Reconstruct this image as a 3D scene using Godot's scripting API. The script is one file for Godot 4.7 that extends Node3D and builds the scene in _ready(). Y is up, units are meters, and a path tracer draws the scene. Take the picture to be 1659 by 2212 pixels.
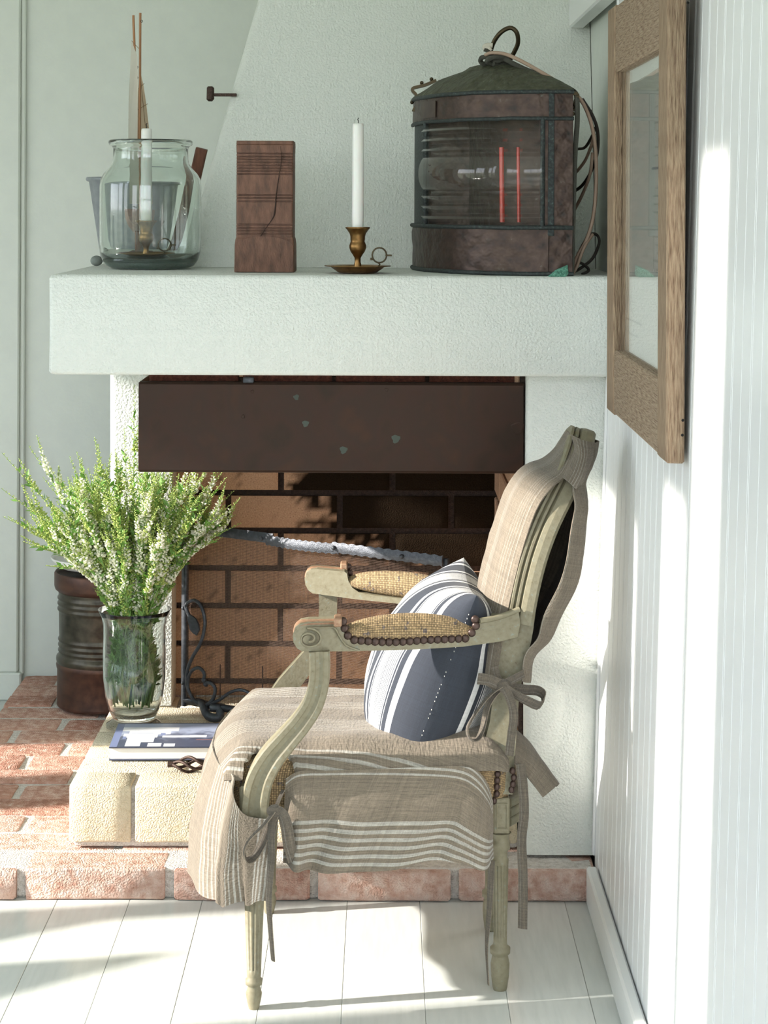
extends Node3D
# An armchair beside a plastered corner fireplace, sunlit from the windows on the left.
# The camera stands at the origin's x, looks along -z; "depth" below is metres in front of it.

const EYE := 1.35          # camera height
const FOCAL := 4310.0      # focal length in pixels of the 1659 x 2212 frame
const PX := 829.5          # principal point: level camera with a lowered lens
const PY := 437.0
const ROLL := 0.004

var rng := RandomNumberGenerator.new()
var mats := {}
var taken := {}
var bump_noise := FastNoiseLite.new()


# ------------------------------------------------------------------ shapes
class Shape:
	var p := PackedVector3Array()
	var uv := PackedVector2Array()
	var g := PackedInt32Array()
	var c := PackedColorArray()
	var tint := Color(1, 1, 1)
	var tinted := false

	func tri(a: Vector3, b: Vector3, d: Vector3, ua: Vector2, ub: Vector2, ud: Vector2, grp: int) -> void:
		p.push_back(a); p.push_back(b); p.push_back(d)
		uv.push_back(ua); uv.push_back(ub); uv.push_back(ud)
		g.push_back(grp)
		if tinted:
			c.push_back(tint); c.push_back(tint); c.push_back(tint)

	func quad(a: Vector3, b: Vector3, d: Vector3, e: Vector3, ua: Vector2, ub: Vector2, ud: Vector2, ue: Vector2, grp: int) -> void:
		tri(a, b, d, ua, ub, ud, grp)
		tri(a, d, e, ua, ud, ue, grp)

	# flat quad with planar uv in metres
	func flat(a: Vector3, b: Vector3, d: Vector3, e: Vector3) -> void:
		var w := (b - a).length()
		var h := (e - a).length()
		quad(a, b, d, e, Vector2(0, 0), Vector2(w, 0), Vector2(w, h), Vector2(0, h), -1)

	# turn the triangles added since `start` so that a closed piece faces outwards (clockwise fronts)
	func outward(start: int) -> void:
		var vol := 0.0
		var o := p[start]
		var i := start
		while i < p.size():
			vol += (p[i] - o).dot((p[i + 1] - o).cross(p[i + 2] - o))
			i += 3
		if vol > 0.0:
			i = start
			while i < p.size():
				var t := p[i + 1]; p[i + 1] = p[i + 2]; p[i + 2] = t
				var u := uv[i + 1]; uv[i + 1] = uv[i + 2]; uv[i + 2] = u
				if tinted:
					var k := c[i + 1]; c[i + 1] = c[i + 2]; c[i + 2] = k
				i += 3

	# for convex pieces: every triangle looks away from the middle
	func convex(start: int, mid: Vector3) -> void:
		var i := start
		while i < p.size():
			var q := (p[i] + p[i + 1] + p[i + 2]) / 3.0 - mid
			if (p[i + 1] - p[i]).cross(p[i + 2] - p[i]).dot(q) > 0.0:
				var t := p[i + 1]; p[i + 1] = p[i + 2]; p[i + 2] = t
				var u := uv[i + 1]; uv[i + 1] = uv[i + 2]; uv[i + 2] = u
			i += 3

	func box(lo: Vector3, hi: Vector3, bevel := 0.0, xf := Transform3D(), jitter := 0.0, rnd: RandomNumberGenerator = null) -> void:
		var s := p.size()
		var b := minf(bevel, 0.45 * minf(hi.x - lo.x, minf(hi.y - lo.y, hi.z - lo.z)))
		if b <= 0.0:
			var k := []
			for i in 8:
				k.append(xf * Vector3(hi.x if i & 1 else lo.x, hi.y if i & 2 else lo.y, hi.z if i & 4 else lo.z))
			for f in [[0, 1, 3, 2], [5, 4, 6, 7], [4, 0, 2, 6], [1, 5, 7, 3], [2, 3, 7, 6], [4, 5, 1, 0]]:
				flat(k[f[0]], k[f[1]], k[f[2]], k[f[3]])
			convex(s, xf * ((lo + hi) * 0.5))
			return
		# chamfered box: three vertices for every corner
		var v := {}
		for i in 8:
			var sg := Vector3(1 if i & 1 else -1, 1 if i & 2 else -1, 1 if i & 4 else -1)
			var q := Vector3(hi.x if i & 1 else lo.x, hi.y if i & 2 else lo.y, hi.z if i & 4 else lo.z)
			for ax in 3:
				var w := q - sg * b
				w[ax] = q[ax]
				if rnd:
					w += Vector3(rnd.randf_range(-1, 1), rnd.randf_range(-1, 1), rnd.randf_range(-1, 1)) * jitter
				v[i * 3 + ax] = xf * w
		for ax in 3:
			var a1 := (ax + 1) % 3
			var a2 := (ax + 2) % 3
			for side in 2:
				var base := side << ax
				var q := [base, base | (1 << a1), base | (1 << a1) | (1 << a2), base | (1 << a2)]
				if side == 0:
					q.reverse()
				flat(v[q[0] * 3 + ax], v[q[1] * 3 + ax], v[q[2] * 3 + ax], v[q[3] * 3 + ax])
			# edges running along ax
			for m in 4:
				var e := ((m & 1) << a1) | ((m >> 1) << a2)
				var f := e | (1 << ax)
				var flip: bool = (m == 1 or m == 2)
				if flip:
					flat(v[e * 3 + a2], v[f * 3 + a2], v[f * 3 + a1], v[e * 3 + a1])
				else:
					flat(v[e * 3 + a1], v[f * 3 + a1], v[f * 3 + a2], v[e * 3 + a2])
		for i in 8:
			var odd: bool = ((i & 1) + ((i >> 1) & 1) + ((i >> 2) & 1)) % 2 == 1
			var z := Vector2.ZERO
			if odd:
				tri(v[i * 3], v[i * 3 + 1], v[i * 3 + 2], z, z, z, -1)
			else:
				tri(v[i * 3], v[i * 3 + 2], v[i * 3 + 1], z, z, z, -1)
		convex(s, xf * ((lo + hi) * 0.5))

	# rings of equal point count joined to a closed body
	func loft(rings: Array, closed := true, caps := true, grp := 0, wrap_u := 1.0) -> void:
		var s := p.size()
		var n: int = rings[0].size()
		var len_v := PackedFloat32Array([0.0])
		for r in range(1, rings.size()):
			len_v.push_back(len_v[r - 1] + (rings[r][0] as Vector3).distance_to(rings[r - 1][0]))
		var last := n if closed else n - 1
		for r in rings.size() - 1:
			for k in last:
				var k2 := (k + 1) % n
				var u0 := wrap_u * k / n
				var u1 := wrap_u * (k + 1) / n
				quad(rings[r][k], rings[r][k2], rings[r + 1][k2], rings[r + 1][k], Vector2(u0, len_v[r]), Vector2(u1, len_v[r]), Vector2(u1, len_v[r + 1]), Vector2(u0, len_v[r + 1]), grp)
		if caps:
			for e in 2:
				var ring: Array = rings[0] if e == 0 else rings[rings.size() - 1]
				var mid := Vector3.ZERO
				for q in ring:
					mid += q
				mid /= n
				for k in n:
					var k2 := (k + 1) % n
					if e == 0:
						tri(mid, ring[k2], ring[k], Vector2.ZERO, Vector2(0.01, 0), Vector2(0, 0.01), -1)
					else:
						tri(mid, ring[k], ring[k2], Vector2.ZERO, Vector2(0.01, 0), Vector2(0, 0.01), -1)
			outward(s)

	# turned body about a vertical axis; profile of (radius, y); flutes cut grooves between two heights
	func lathe(at: Vector3, prof: Array, seg := 32, caps := true, flutes := 0, cut := 0.0, f0 := 0.0, f1 := 0.0) -> void:
		var rings := []
		for q in prof:
			var ring := []
			var deep := 0.0
			if flutes > 0 and q.y > f0 and q.y < f1:
				deep = cut
			for k in seg:
				var a := TAU * k / seg
				var r: float = q.x
				if deep > 0.0:
					r -= deep * pow(0.5 + 0.5 * cos(a * flutes), 1.5)
				ring.append(at + Vector3(cos(a) * r, q.y, sin(a) * r))
			rings.append(ring)
		loft(rings, true, caps)

	# round bar along a path; radius may be one number or one for each point
	func tube(path: Array, radius, seg := 8, looped := false, squash := 1.0) -> void:
		var n := path.size()
		var rings := []
		var up := Vector3(0.13, 0.31, 0.94).normalized()
		for i in n:
			var a: Vector3 = path[(i - 1 + n) % n] if (i > 0 or looped) else path[0]
			var b: Vector3 = path[(i + 1) % n] if (i < n - 1 or looped) else path[n - 1]
			var t := (b - a).normalized()
			var side := (up - t * up.dot(t))
			if side.length() < 0.05:
				side = Vector3(1, 0, 0) - t * t.x
			side = side.normalized()
			up = side
			var other := t.cross(side)
			var r: float = radius if (radius is float or radius is int) else radius[i]
			var ring := []
			for k in seg:
				var an := TAU * k / seg
				ring.append(path[i] + side * cos(an) * r + other * sin(an) * r * squash)
			rings.append(ring)
		if looped:
			rings.append(rings[0])
		loft(rings, true, not looped)
		if looped:
			pass

	# profile (n, b) swept along a path; b points along `bin`
	func sweep(path: Array, prof: Array, bin: Vector3, scales := [], grp := 0) -> void:
		var rings := []
		var n := path.size()
		for i in n:
			var a: Vector3 = path[maxi(i - 1, 0)]
			var b: Vector3 = path[mini(i + 1, n - 1)]
			var t := (b - a).normalized()
			var bb := (bin - t * bin.dot(t)).normalized()
			var nn := bb.cross(t).normalized()
			var s: float = scales[i] if scales.size() else 1.0
			var ring := []
			for q in prof:
				ring.append(path[i] + nn * q.x * s + bb * q.y * s)
			rings.append(ring)
		loft(rings, true, true, grp)

	# sheet with thickness from a grid of points; uvs in metres come with it
	func sheet(pts: Array, uvs: Array, thick: float, keep = null) -> void:
		var nu := pts.size()
		var nv: int = pts[0].size()
		var nor := []
		for i in nu:
			var row := []
			for j in nv:
				var du: Vector3 = pts[mini(i + 1, nu - 1)][j] - pts[maxi(i - 1, 0)][j]
				var dv: Vector3 = pts[i][mini(j + 1, nv - 1)] - pts[i][maxi(j - 1, 0)]
				row.append(du.cross(dv).normalized() * thick * 0.5)
			nor.append(row)
		var s := p.size()
		var kept := {}
		for i in nu - 1:
			for j in nv - 1:
				if keep != null and not keep.call(i, j):
					continue
				kept[i * 4096 + j] = true
				var ua: Vector2 = uvs[i][j]
				var ub: Vector2 = uvs[i + 1][j]
				var uc: Vector2 = uvs[i + 1][j + 1]
				var ud: Vector2 = uvs[i][j + 1]
				var a: Vector3 = pts[i][j]
				var b: Vector3 = pts[i + 1][j]
				var cc: Vector3 = pts[i + 1][j + 1]
				var d: Vector3 = pts[i][j + 1]
				quad(a + nor[i][j], b + nor[i + 1][j], cc + nor[i + 1][j + 1], d + nor[i][j + 1], ua, ub, uc, ud, 0)
				quad(a - nor[i][j], d - nor[i][j + 1], cc - nor[i + 1][j + 1], b - nor[i + 1][j], ua, ud, uc, ub, 0)
		# rims
		for key in kept:
			var i: int = key / 4096
			var j: int = key % 4096
			var es := [[i, j, i + 1, j, key - 1 if j > 0 else -1], [i + 1, j, i + 1, j + 1, key + 4096], [i + 1, j + 1, i, j + 1, key + 1], [i, j + 1, i, j, key - 4096]]
			for e in es:
				if kept.has(e[4]):
					continue
				var q: Vector3 = pts[e[0]][e[1]]
				var w: Vector3 = pts[e[2]][e[3]]
				var nq: Vector3 = nor[e[0]][e[1]]
				var nw: Vector3 = nor[e[2]][e[3]]
				quad(q - nq, w - nw, w + nw, q + nq, uvs[e[0]][e[1]], uvs[e[2]][e[3]], uvs[e[2]][e[3]], uvs[e[0]][e[1]], -1)
		outward(s)

	# outline (2D, any units) given as matching 3D front and back points
	func slab(flat2: PackedVector2Array, front: Array, back: Array, bevel_in := 0.0) -> void:
		var s := p.size()
		var idx := Geometry2D.triangulate_polygon(flat2)
		var i := 0
		while i < idx.size():
			var a := idx[i]; var b := idx[i + 1]; var d := idx[i + 2]
			tri(front[a], front[b], front[d], Vector2(front[a].x, front[a].y), Vector2(front[b].x, front[b].y), Vector2(front[d].x, front[d].y), -1)
			tri(back[a], back[d], back[b], Vector2(back[a].x, back[a].y), Vector2(back[d].x, back[d].y), Vector2(back[b].x, back[b].y), -1)
			i += 3
		var n := flat2.size()
		# side winding follows the first triangle of the cap
		var area := 0.0
		for k in n:
			area += flat2[k].x * flat2[(k + 1) % n].y - flat2[(k + 1) % n].x * flat2[k].y
		var ta := flat2[idx[0]]; var tb := flat2[idx[1]]; var tc := flat2[idx[2]]
		var tri_area := (tb - ta).cross(tc - ta)
		var same: bool = (area > 0.0) == (tri_area > 0.0)
		for k in n:
			var k2 := (k + 1) % n
			if same:
				flat(front[k2], front[k], back[k], back[k2])
			else:
				flat(front[k], front[k2], back[k2], back[k])
		outward(s)

	func ball(at: Vector3, r: Vector3, seg := 10, rows := 6) -> void:
		var rings := []
		for i in rows + 1:
			var th := PI * (0.02 + 0.96 * i / rows)
			var ring := []
			for k in seg:
				var a := TAU * k / seg
				ring.append(at + Vector3(cos(a) * sin(th) * r.x, cos(th) * r.y, sin(a) * sin(th) * r.z))
			rings.append(ring)
		loft(rings)

	func mesh() -> ArrayMesh:
		var st := SurfaceTool.new()
		st.begin(Mesh.PRIMITIVE_TRIANGLES)
		for i in p.size():
			if i % 3 == 0:
				st.set_smooth_group(g[i / 3])
			st.set_uv(uv[i])
			if tinted:
				st.set_color(c[i])
			st.add_vertex(p[i])
		st.generate_normals()
		st.index()
		return st.commit()


# ------------------------------------------------------------------ nodes
func W(px: float, py: float, d: float) -> Vector3:
	var v := Vector3((px - PX) / FOCAL, -(py - PY) / FOCAL, -1.0) * d
	return Vector3(0, EYE, 0) + Basis(Vector3(0, 0, 1), ROLL) * v

func numbered(called: String) -> String:
	var n: int = taken.get(called, 0)
	taken[called] = n + 1
	return called if n == 0 else "%s_%03d" % [called, n]

func tag(o: Node3D, label := "", category := "", group := "", kind := "") -> Node3D:
	if label: o.set_meta("label", label)
	if category: o.set_meta("category", category)
	if group: o.set_meta("group", group)
	if kind: o.set_meta("kind", kind)
	return o

func thing(called: String, at: Vector3, label: String, category: String, group := "") -> Node3D:
	var o := Node3D.new()
	o.name = numbered(called)
	add_child(o)
	o.position = at
	return tag(o, label, category, group)

func structure(called: String, at := Vector3.ZERO) -> Node3D:
	var o := Node3D.new()
	o.name = numbered(called)
	add_child(o)
	o.position = at
	return tag(o, "", "", "", "structure")

# commit a shape that was built in world coordinates as one mesh under a parent
func put(called: String, s: Shape, m: Material, parent: Node3D, local := false) -> MeshInstance3D:
	var o := MeshInstance3D.new()
	o.name = called
	if not local:
		var inv := parent.global_transform.affine_inverse() if parent.is_inside_tree() else world_of(parent).affine_inverse()
		if not inv.is_equal_approx(Transform3D()):
			for i in s.p.size():
				s.p[i] = inv * s.p[i]
	o.mesh = s.mesh()
	o.material_override = m
	o.cast_shadow = GeometryInstance3D.SHADOW_CASTING_SETTING_ON
	parent.add_child(o, true)
	return o

func world_of(n: Node3D) -> Transform3D:
	var t := n.transform
	var q := n.get_parent()
	while q is Node3D and q != self:
		t = (q as Node3D).transform * t
		q = q.get_parent()
	return t

func shared(called: String, m: Mesh, mat: Material, parent: Node3D, xf: Transform3D) -> MeshInstance3D:
	var o := MeshInstance3D.new()
	o.name = called
	o.mesh = m
	o.material_override = mat
	o.transform = xf
	parent.add_child(o, true)
	return o

# a smooth path through points
func curve(pts: Array, n: int, looped := false) -> Array:
	var out := []
	var m := pts.size()
	var spans := m if looped else m - 1
	for i in n + (0 if looped else 1):
		var t := float(i) / n * spans
		var k := mini(int(t), spans - 1)
		var f := t - k
		var a: Vector3 = pts[(k - 1 + m) % m] if (looped or k > 0) else pts[0] * 2.0 - pts[1]
		var b: Vector3 = pts[k]
		var c: Vector3 = pts[(k + 1) % m]
		var d: Vector3 = pts[(k + 2) % m] if (looped or k < m - 2) else pts[m - 1] * 2.0 - pts[m - 2]
		out.append(b.cubic_interpolate(c, a, d, f))
	return out

func pxpath(pts: Array, n: int, looped := false) -> Array:
	var w := []
	for q in pts:
		w.append(W(q[0], q[1], q[2]))
	return curve(w, n, looped)

func rounded_rect(w: float, h: float, r: float, seg := 3) -> Array:
	var out := []
	for q in [[1, 1, 0.0], [-1, 1, PI / 2], [-1, -1, PI], [1, -1, 1.5 * PI]]:
		for k in seg + 1:
			var a: float = q[2] + PI / 2 * k / seg
			out.append(Vector2(q[0] * (w / 2 - r) + cos(a) * r, q[1] * (h / 2 - r) + sin(a) * r))
	return out


# ------------------------------------------------------------------ materials
func noise_tex(freq: float, ramp: Array, size := 512, seed_ := 1, fractal := 4, kind := FastNoiseLite.TYPE_SIMPLEX_SMOOTH, normal := false, strength := 4.0) -> NoiseTexture2D:
	var n := FastNoiseLite.new()
	n.seed = seed_
	n.noise_type = kind
	n.frequency = freq
	n.fractal_octaves = fractal
	var t := NoiseTexture2D.new()
	t.width = size
	t.height = size
	t.seamless = true
	t.noise = n
	if normal:
		t.as_normal_map = true
		t.bump_strength = strength
	elif ramp.size():
		var gr := Gradient.new()
		var off := PackedFloat32Array()
		var cols := PackedColorArray()
		for q in ramp:
			off.push_back(q[0])
			cols.push_back(Color(q[1]))
		gr.offsets = off
		gr.colors = cols
		t.color_ramp = gr
	return t

func plain(color: String, rough := 0.7, metal := 0.0, spec := 0.5) -> StandardMaterial3D:
	var m := StandardMaterial3D.new()
	m.albedo_color = Color(color)
	m.roughness = rough
	m.metallic = metal
	m.metallic_specular = spec
	return m

# colour noise laid on with triplanar mapping; scale is repeats per metre in x, y, z
func grained(tex: Texture2D, scale: Vector3, rough := 0.7, metal := 0.0, world := false) -> StandardMaterial3D:
	var m := StandardMaterial3D.new()
	m.albedo_texture = tex
	m.uv1_triplanar = true
	m.uv1_world_triplanar = world
	m.uv1_scale = scale
	m.roughness = rough
	m.metallic = metal
	return m

func relief(m: StandardMaterial3D, tex: Texture2D, cm: float) -> StandardMaterial3D:
	m.heightmap_enabled = true
	m.heightmap_texture = tex
	m.heightmap_scale = cm
	return m

func glass(color: String, alpha: float) -> StandardMaterial3D:
	var m := StandardMaterial3D.new()
	var c := Color(color)
	c.a = alpha
	m.albedo_color = c
	m.transparency = BaseMaterial3D.TRANSPARENCY_ALPHA
	m.roughness = 0.0
	m.metallic_specular = 0.5
	return m

func solid_glass(color: String) -> StandardMaterial3D:
	var m := StandardMaterial3D.new()
	var c := Color(color)
	c.a = 0.0
	m.albedo_color = c
	m.transparency = BaseMaterial3D.TRANSPARENCY_ALPHA
	m.roughness = 0.0
	m.refraction_enabled = true
	m.refraction_scale = 0.05
	return m

# woven cloth whose stripes run along u; bands = [from, to, colour] in metres of v
func striped(bands: Array, base: Color, length: float, w: int, h: int, slub: float, seed_: int) -> ImageTexture:
	var r := RandomNumberGenerator.new()
	r.seed = seed_
	var im := Image.create(w, h, false, Image.FORMAT_RGB8)
	var warp := PackedFloat32Array()
	for x in w:
		warp.push_back(r.randf_range(-1, 1))
	for y in h:
		var v := (y + 0.5) / h * length
		var col := base
		for b in bands:
			if v >= b[0] and v < b[1]:
				col = b[2]
		var weft := r.randf_range(-1, 1)
		var run := 0.0
		for x in w:
			if r.randf() < 0.08:
				run = r.randf_range(-1, 1)
			var f := 1.0 + slub * (0.40 * warp[x] + 0.40 * weft + 0.55 * run + 0.3 * r.randf_range(-1, 1))
			if (x + y) % 2 == 0:
				f *= 1.0 - slub * 0.35
			im.set_pixel(x, y, Color(col.r * f, col.g * f, col.b * f))
	return ImageTexture.create_from_image(im)

func make_materials() -> void:
	var plaster_bump := noise_tex(0.035, [], 512, 3, 4)
	var fine_bump := noise_tex(0.06, [], 512, 5, 4)
	mats.plaster = relief(grained(noise_tex(0.012, [[0.0, "dfe4dd"], [0.5, "e3e7e0"], [1.0, "e6e9e2"]], 512, 9), Vector3(2, 2, 2), 0.55), plaster_bump, 0.24)
	(mats.plaster as StandardMaterial3D).uv1_scale = Vector3(7.5, 7.5, 7.5)
	mats.wall = relief(grained(noise_tex(0.012, [[0.0, "dbe0d8"], [1.0, "e0e5dc"]], 256, 11), Vector3(4, 4, 4), 0.6), plaster_bump, 0.02)
	mats.panel = plain("eef0f0", 0.32)
	mats.skirting = plain("eceeec", 0.3)
	mats.ceiling = plain("e9ece8", 0.8)
	mats.floor_paint = [grained(noise_tex(0.02, [[0.0, "d2d6d1"], [0.5, "d9dcd7"], [1.0, "dde0db"]], 512, 21), Vector3(6, 6, 0.6), 0.22), grained(noise_tex(0.02, [[0.0, "cfd4cf"], [1.0, "d8dcd7"]], 512, 22), Vector3(6, 6, 0.7), 0.25)]
	mats.gap = plain("b9bcb6", 0.9)
	# red hearth brick, pale fire brick, sooted fire brick
	var brick_bump := noise_tex(0.05, [], 512, 31, 5)
	mats.red = []
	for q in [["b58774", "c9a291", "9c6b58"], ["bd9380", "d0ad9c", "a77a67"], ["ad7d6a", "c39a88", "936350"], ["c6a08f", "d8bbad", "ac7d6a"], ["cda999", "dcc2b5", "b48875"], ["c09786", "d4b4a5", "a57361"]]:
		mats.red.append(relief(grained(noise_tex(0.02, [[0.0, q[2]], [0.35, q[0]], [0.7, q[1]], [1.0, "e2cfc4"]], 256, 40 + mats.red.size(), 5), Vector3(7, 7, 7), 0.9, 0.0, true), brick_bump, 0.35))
	mats.mortar = relief(grained(noise_tex(0.03, [[0.0, "c4bdb4"], [0.5, "dfdad2"], [1.0, "ece8e2"]], 256, 45, 5), Vector3(8, 8, 8), 0.95), brick_bump, 0.4)
	mats.fire = []
	for q in [["dccfb4", "e6dcc5"], ["d8c9ac", "e2d6bc"]]:
		mats.fire.append(relief(grained(noise_tex(0.03, [[0.0, "b7a47f"], [0.3, q[0]], [1.0, q[1]]], 256, 48 + mats.fire.size(), 5), Vector3(8, 8, 8), 0.9, 0.0, true), brick_bump, 0.30))
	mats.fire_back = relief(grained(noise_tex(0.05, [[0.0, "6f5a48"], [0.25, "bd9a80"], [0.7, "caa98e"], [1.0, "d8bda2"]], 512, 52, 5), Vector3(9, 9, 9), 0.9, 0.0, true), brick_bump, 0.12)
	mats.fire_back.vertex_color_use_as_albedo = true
	mats.fire_back.metallic_specular = 0.15
	mats.joint = relief(grained(noise_tex(0.04, [[0.0, "2c2320"], [1.0, "4a3b33"]], 256, 55), Vector3(9, 9, 9), 0.95), brick_bump, 0.2)
	mats.lintel = relief(grained(noise_tex(0.04, [[0.0, "4a2a20"], [1.0, "7a4636"]], 256, 56), Vector3(9, 9, 9), 0.9), brick_bump, 0.2)
	# metals
	mats.copper_sheet = grained(noise_tex(0.006, [[0.0, "30261f"], [0.35, "3a2a22"], [0.6, "362923"], [1.0, "432e22"]], 512, 61, 4), Vector3(2.2, 2.2, 2.2), 0.42, 0.75)
	mats.patina_spot = plain("485049", 0.8)
	var dents := noise_tex(0.012, [], 512, 63, 3)
	mats.lantern = relief(grained(noise_tex(0.012, [[0.0, "2c2f2c"], [0.3, "433733"], [0.6, "4f4039"], [0.88, "584a43"], [1.0, "747a72"]], 512, 62, 5), Vector3(5, 5, 5), 0.45, 0.6), dents, 0.25)
	mats.lantern_rim = grained(noise_tex(0.03, [[0.0, "24282a"], [0.5, "353b3b"], [0.8, "434d4b"], [1.0, "6f938a"]], 512, 64, 5), Vector3(8, 8, 8), 0.6, 0.4)
	mats.lantern_roof = relief(grained(noise_tex(0.015, [[0.0, "33352b"], [0.5, "4d4e3d"], [0.9, "5f6250"], [1.0, "9aa08f"]], 512, 65, 5), Vector3(6, 6, 6), 0.6, 0.4), dents, 0.5)
	mats.verdigris = relief(grained(noise_tex(0.05, [[0.0, "3d6b5a"], [0.5, "5f9b85"], [1.0, "8fc0ab"]], 256, 66, 5), Vector3(12, 12, 12), 0.9), brick_bump, 0.3)
	mats.red_glass = plain("d0392c", 0.15, 0.0, 0.6)
	mats.brass = grained(noise_tex(0.02, [[0.0, "6e512f"], [0.5, "8c6a40"], [1.0, "a07e50"]], 256, 67), Vector3(10, 10, 10), 0.33, 0.9)
	mats.brass_dark = plain("4f4534", 0.4, 0.85)
	mats.iron = grained(noise_tex(0.03, [[0.0, "3a3d42"], [0.6, "4c5056"], [1.0, "666a70"]], 256, 68), Vector3(9, 9, 9), 0.5, 0.5)
	mats.iron_light = relief(grained(noise_tex(0.03, [[0.0, "484b51"], [0.6, "5c5f65"], [1.0, "70747a"]], 256, 69), Vector3(14, 14, 14), 0.45, 0.6), fine_bump, 0.1)
	mats.rust_iron = grained(noise_tex(0.05, [[0.0, "2b211d"], [0.6, "4c3a32"], [1.0, "6b5348"]], 256, 70), Vector3(20, 20, 20), 0.6, 0.4)
	mats.wire = plain("6d5a4e", 0.5, 0.6)
	mats.zinc = grained(noise_tex(0.02, [[0.0, "7f848a"], [0.5, "9a9fa4"], [1.0, "b0b4b8"]], 256, 71), Vector3(6, 6, 6), 0.5, 0.5)
	mats.churn = grained(noise_tex(0.02, [[0.0, "34302a"], [0.5, "4d483f"], [1.0, "625c4f"]], 256, 72), Vector3(5, 5, 5), 0.35, 0.7)
	mats.churn_brown = grained(noise_tex(0.02, [[0.0, "3c2a24"], [0.5, "553c32"], [1.0, "6a4b3d"]], 256, 73), Vector3(5, 5, 5), 0.45, 0.5)
	mats.enamel = plain("f0efea", 0.25)
	# woods
	mats.oak = relief(grained(noise_tex(0.02, [[0.0, "6b5442"], [0.35, "98826c"], [0.65, "a8937c"], [1.0, "baa88f"]], 512, 81, 5), Vector3(26, 26, 2.2), 0.85), noise_tex(0.03, [], 512, 82, 5), 0.25)
	mats.oak_up = relief(grained(noise_tex(0.02, [[0.0, "5f4836"], [0.35, "927a63"], [0.65, "a58e75"], [1.0, "b7a287"]], 512, 83, 5), Vector3(26, 2.2, 26), 0.85), noise_tex(0.03, [], 512, 82, 5), 0.25)
	mats.block_wood = relief(grained(noise_tex(0.012, [[0.0, "523a2e"], [0.4, "6b4b3b"], [0.7, "775443"], [1.0, "84604d"]], 512, 84, 5), Vector3(9, 3, 9), 0.6), fine_bump, 0.06)
	mats.block_dark = plain("33231c", 0.9)
	mats.stick_wood = grained(noise_tex(0.02, [[0.0, "4d2f22"], [0.5, "6f4433"], [1.0, "84553f"]], 256, 85), Vector3(20, 4, 20), 0.6)
	mats.mast = plain("a4754f", 0.5)
	mats.hull = grained(noise_tex(0.02, [[0.0, "7d5648"], [1.0, "a2786a"]], 256, 86), Vector3(14, 14, 14), 0.6)
	mats.chair_paint = relief(grained(noise_tex(0.03, [[0.0, "5b4733"], [0.16, "746c55"], [0.3, "7d765f"], [0.55, "827c66"], [0.8, "86816b"], [0.9, "83908a"], [1.0, "98937e"]], 512, 87, 6), Vector3(5, 5, 5), 0.55), fine_bump, 0.03)
	mats.chair_worn = grained(noise_tex(0.03, [[0.0, "7d5a43"], [0.5, "9d7a60"], [1.0, "ab9378"]], 256, 88), Vector3(14, 14, 14), 0.55)
	mats.groove = plain("5d5644", 0.8)
	mats.nail = plain("4a3a34", 0.38, 0.5)
	# cloth
	var lin := Color("786e60")
	var pale := Color("a19e95")
	var bands := []
	for k in 6:
		bands.append([0.520 + k * 0.0142, 0.5268 + k * 0.0142, pale])
	for k in 4:
		bands.append([0.405 + k * 0.011, 0.409 + k * 0.011, pale])
	for k in 9:
		bands.append([0.26 + k * 0.009, 0.2635 + k * 0.009, pale.lerp(lin, 0.35)])
	for k in 5:
		bands.append([0.04 + k * 0.012, 0.046 + k * 0.012, pale.lerp(lin, 0.2)])
		bands.append([0.15 + k * 0.010, 0.154 + k * 0.010, pale.lerp(lin, 0.35)])
	var weave := Image.create(64, 64, false, Image.FORMAT_L8)
	for y in 64:
		for x in 64:
			var a := absf(sin(PI * x / 8.0))
			var b := absf(sin(PI * y / 8.0))
			weave.set_pixel(x, y, Color.from_hsv(0, 0, a if ((x / 8) + (y / 8)) % 2 == 0 else b))
	var weave_tex := ImageTexture.create_from_image(weave)
	mats.linen = StandardMaterial3D.new()
	mats.linen.albedo_texture = striped(bands, lin, 0.64, 512, 1024, 0.16, 5)
	mats.linen.uv1_scale = Vector3(1.0 / 0.32, 1.0 / 0.64, 1)
	mats.linen.roughness = 0.95
	mats.linen.rim_enabled = true
	mats.linen.rim = 0.25
	relief(mats.linen, noise_tex(0.10, [], 512, 90, 4), 0.11)
	var bands2 := []
	for k in 5:
		bands2.append([0.10 + k * 0.0060, 0.1018 + k * 0.0060, pale.lerp(lin, 0.25)])
		bands2.append([0.02 + k * 0.0075, 0.0215 + k * 0.0075, pale.lerp(lin, 0.45)])
	for k in 4:
		bands2.append([0.21 + k * 0.007, 0.2120 + k * 0.007, pale.lerp(lin, 0.4)])
	mats.linen_back = mats.linen.duplicate()
	mats.linen_back.albedo_texture = striped(bands2, lin, 0.32, 512, 512, 0.15, 6)
	mats.linen_back.uv1_scale = Vector3(1.0 / 0.32, 1.0 / 0.32, 1)
	mats.linen_tie = mats.linen.duplicate()
	mats.linen_tie.albedo_texture = striped([[0.004, 0.006, pale.lerp(lin, 0.6)]], lin, 0.02, 512, 32, 0.22, 7)
	mats.linen_tie.uv1_scale = Vector3(1.0 / 0.32, 1.0 / 0.02, 1)
	# burlap with a few faded blue blots
	var bl := Image.create(512, 512, false, Image.FORMAT_RGB8)
	var bh := Image.create(512, 512, false, Image.FORMAT_L8)
	var blot := FastNoiseLite.new()
	blot.seed = 4
	blot.frequency = 0.012
	var rr := RandomNumberGenerator.new()
	rr.seed = 3
	var jig := PackedFloat32Array()
	for k in 4096:
		jig.push_back(rr.randf_range(-0.12, 0.12))
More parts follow.
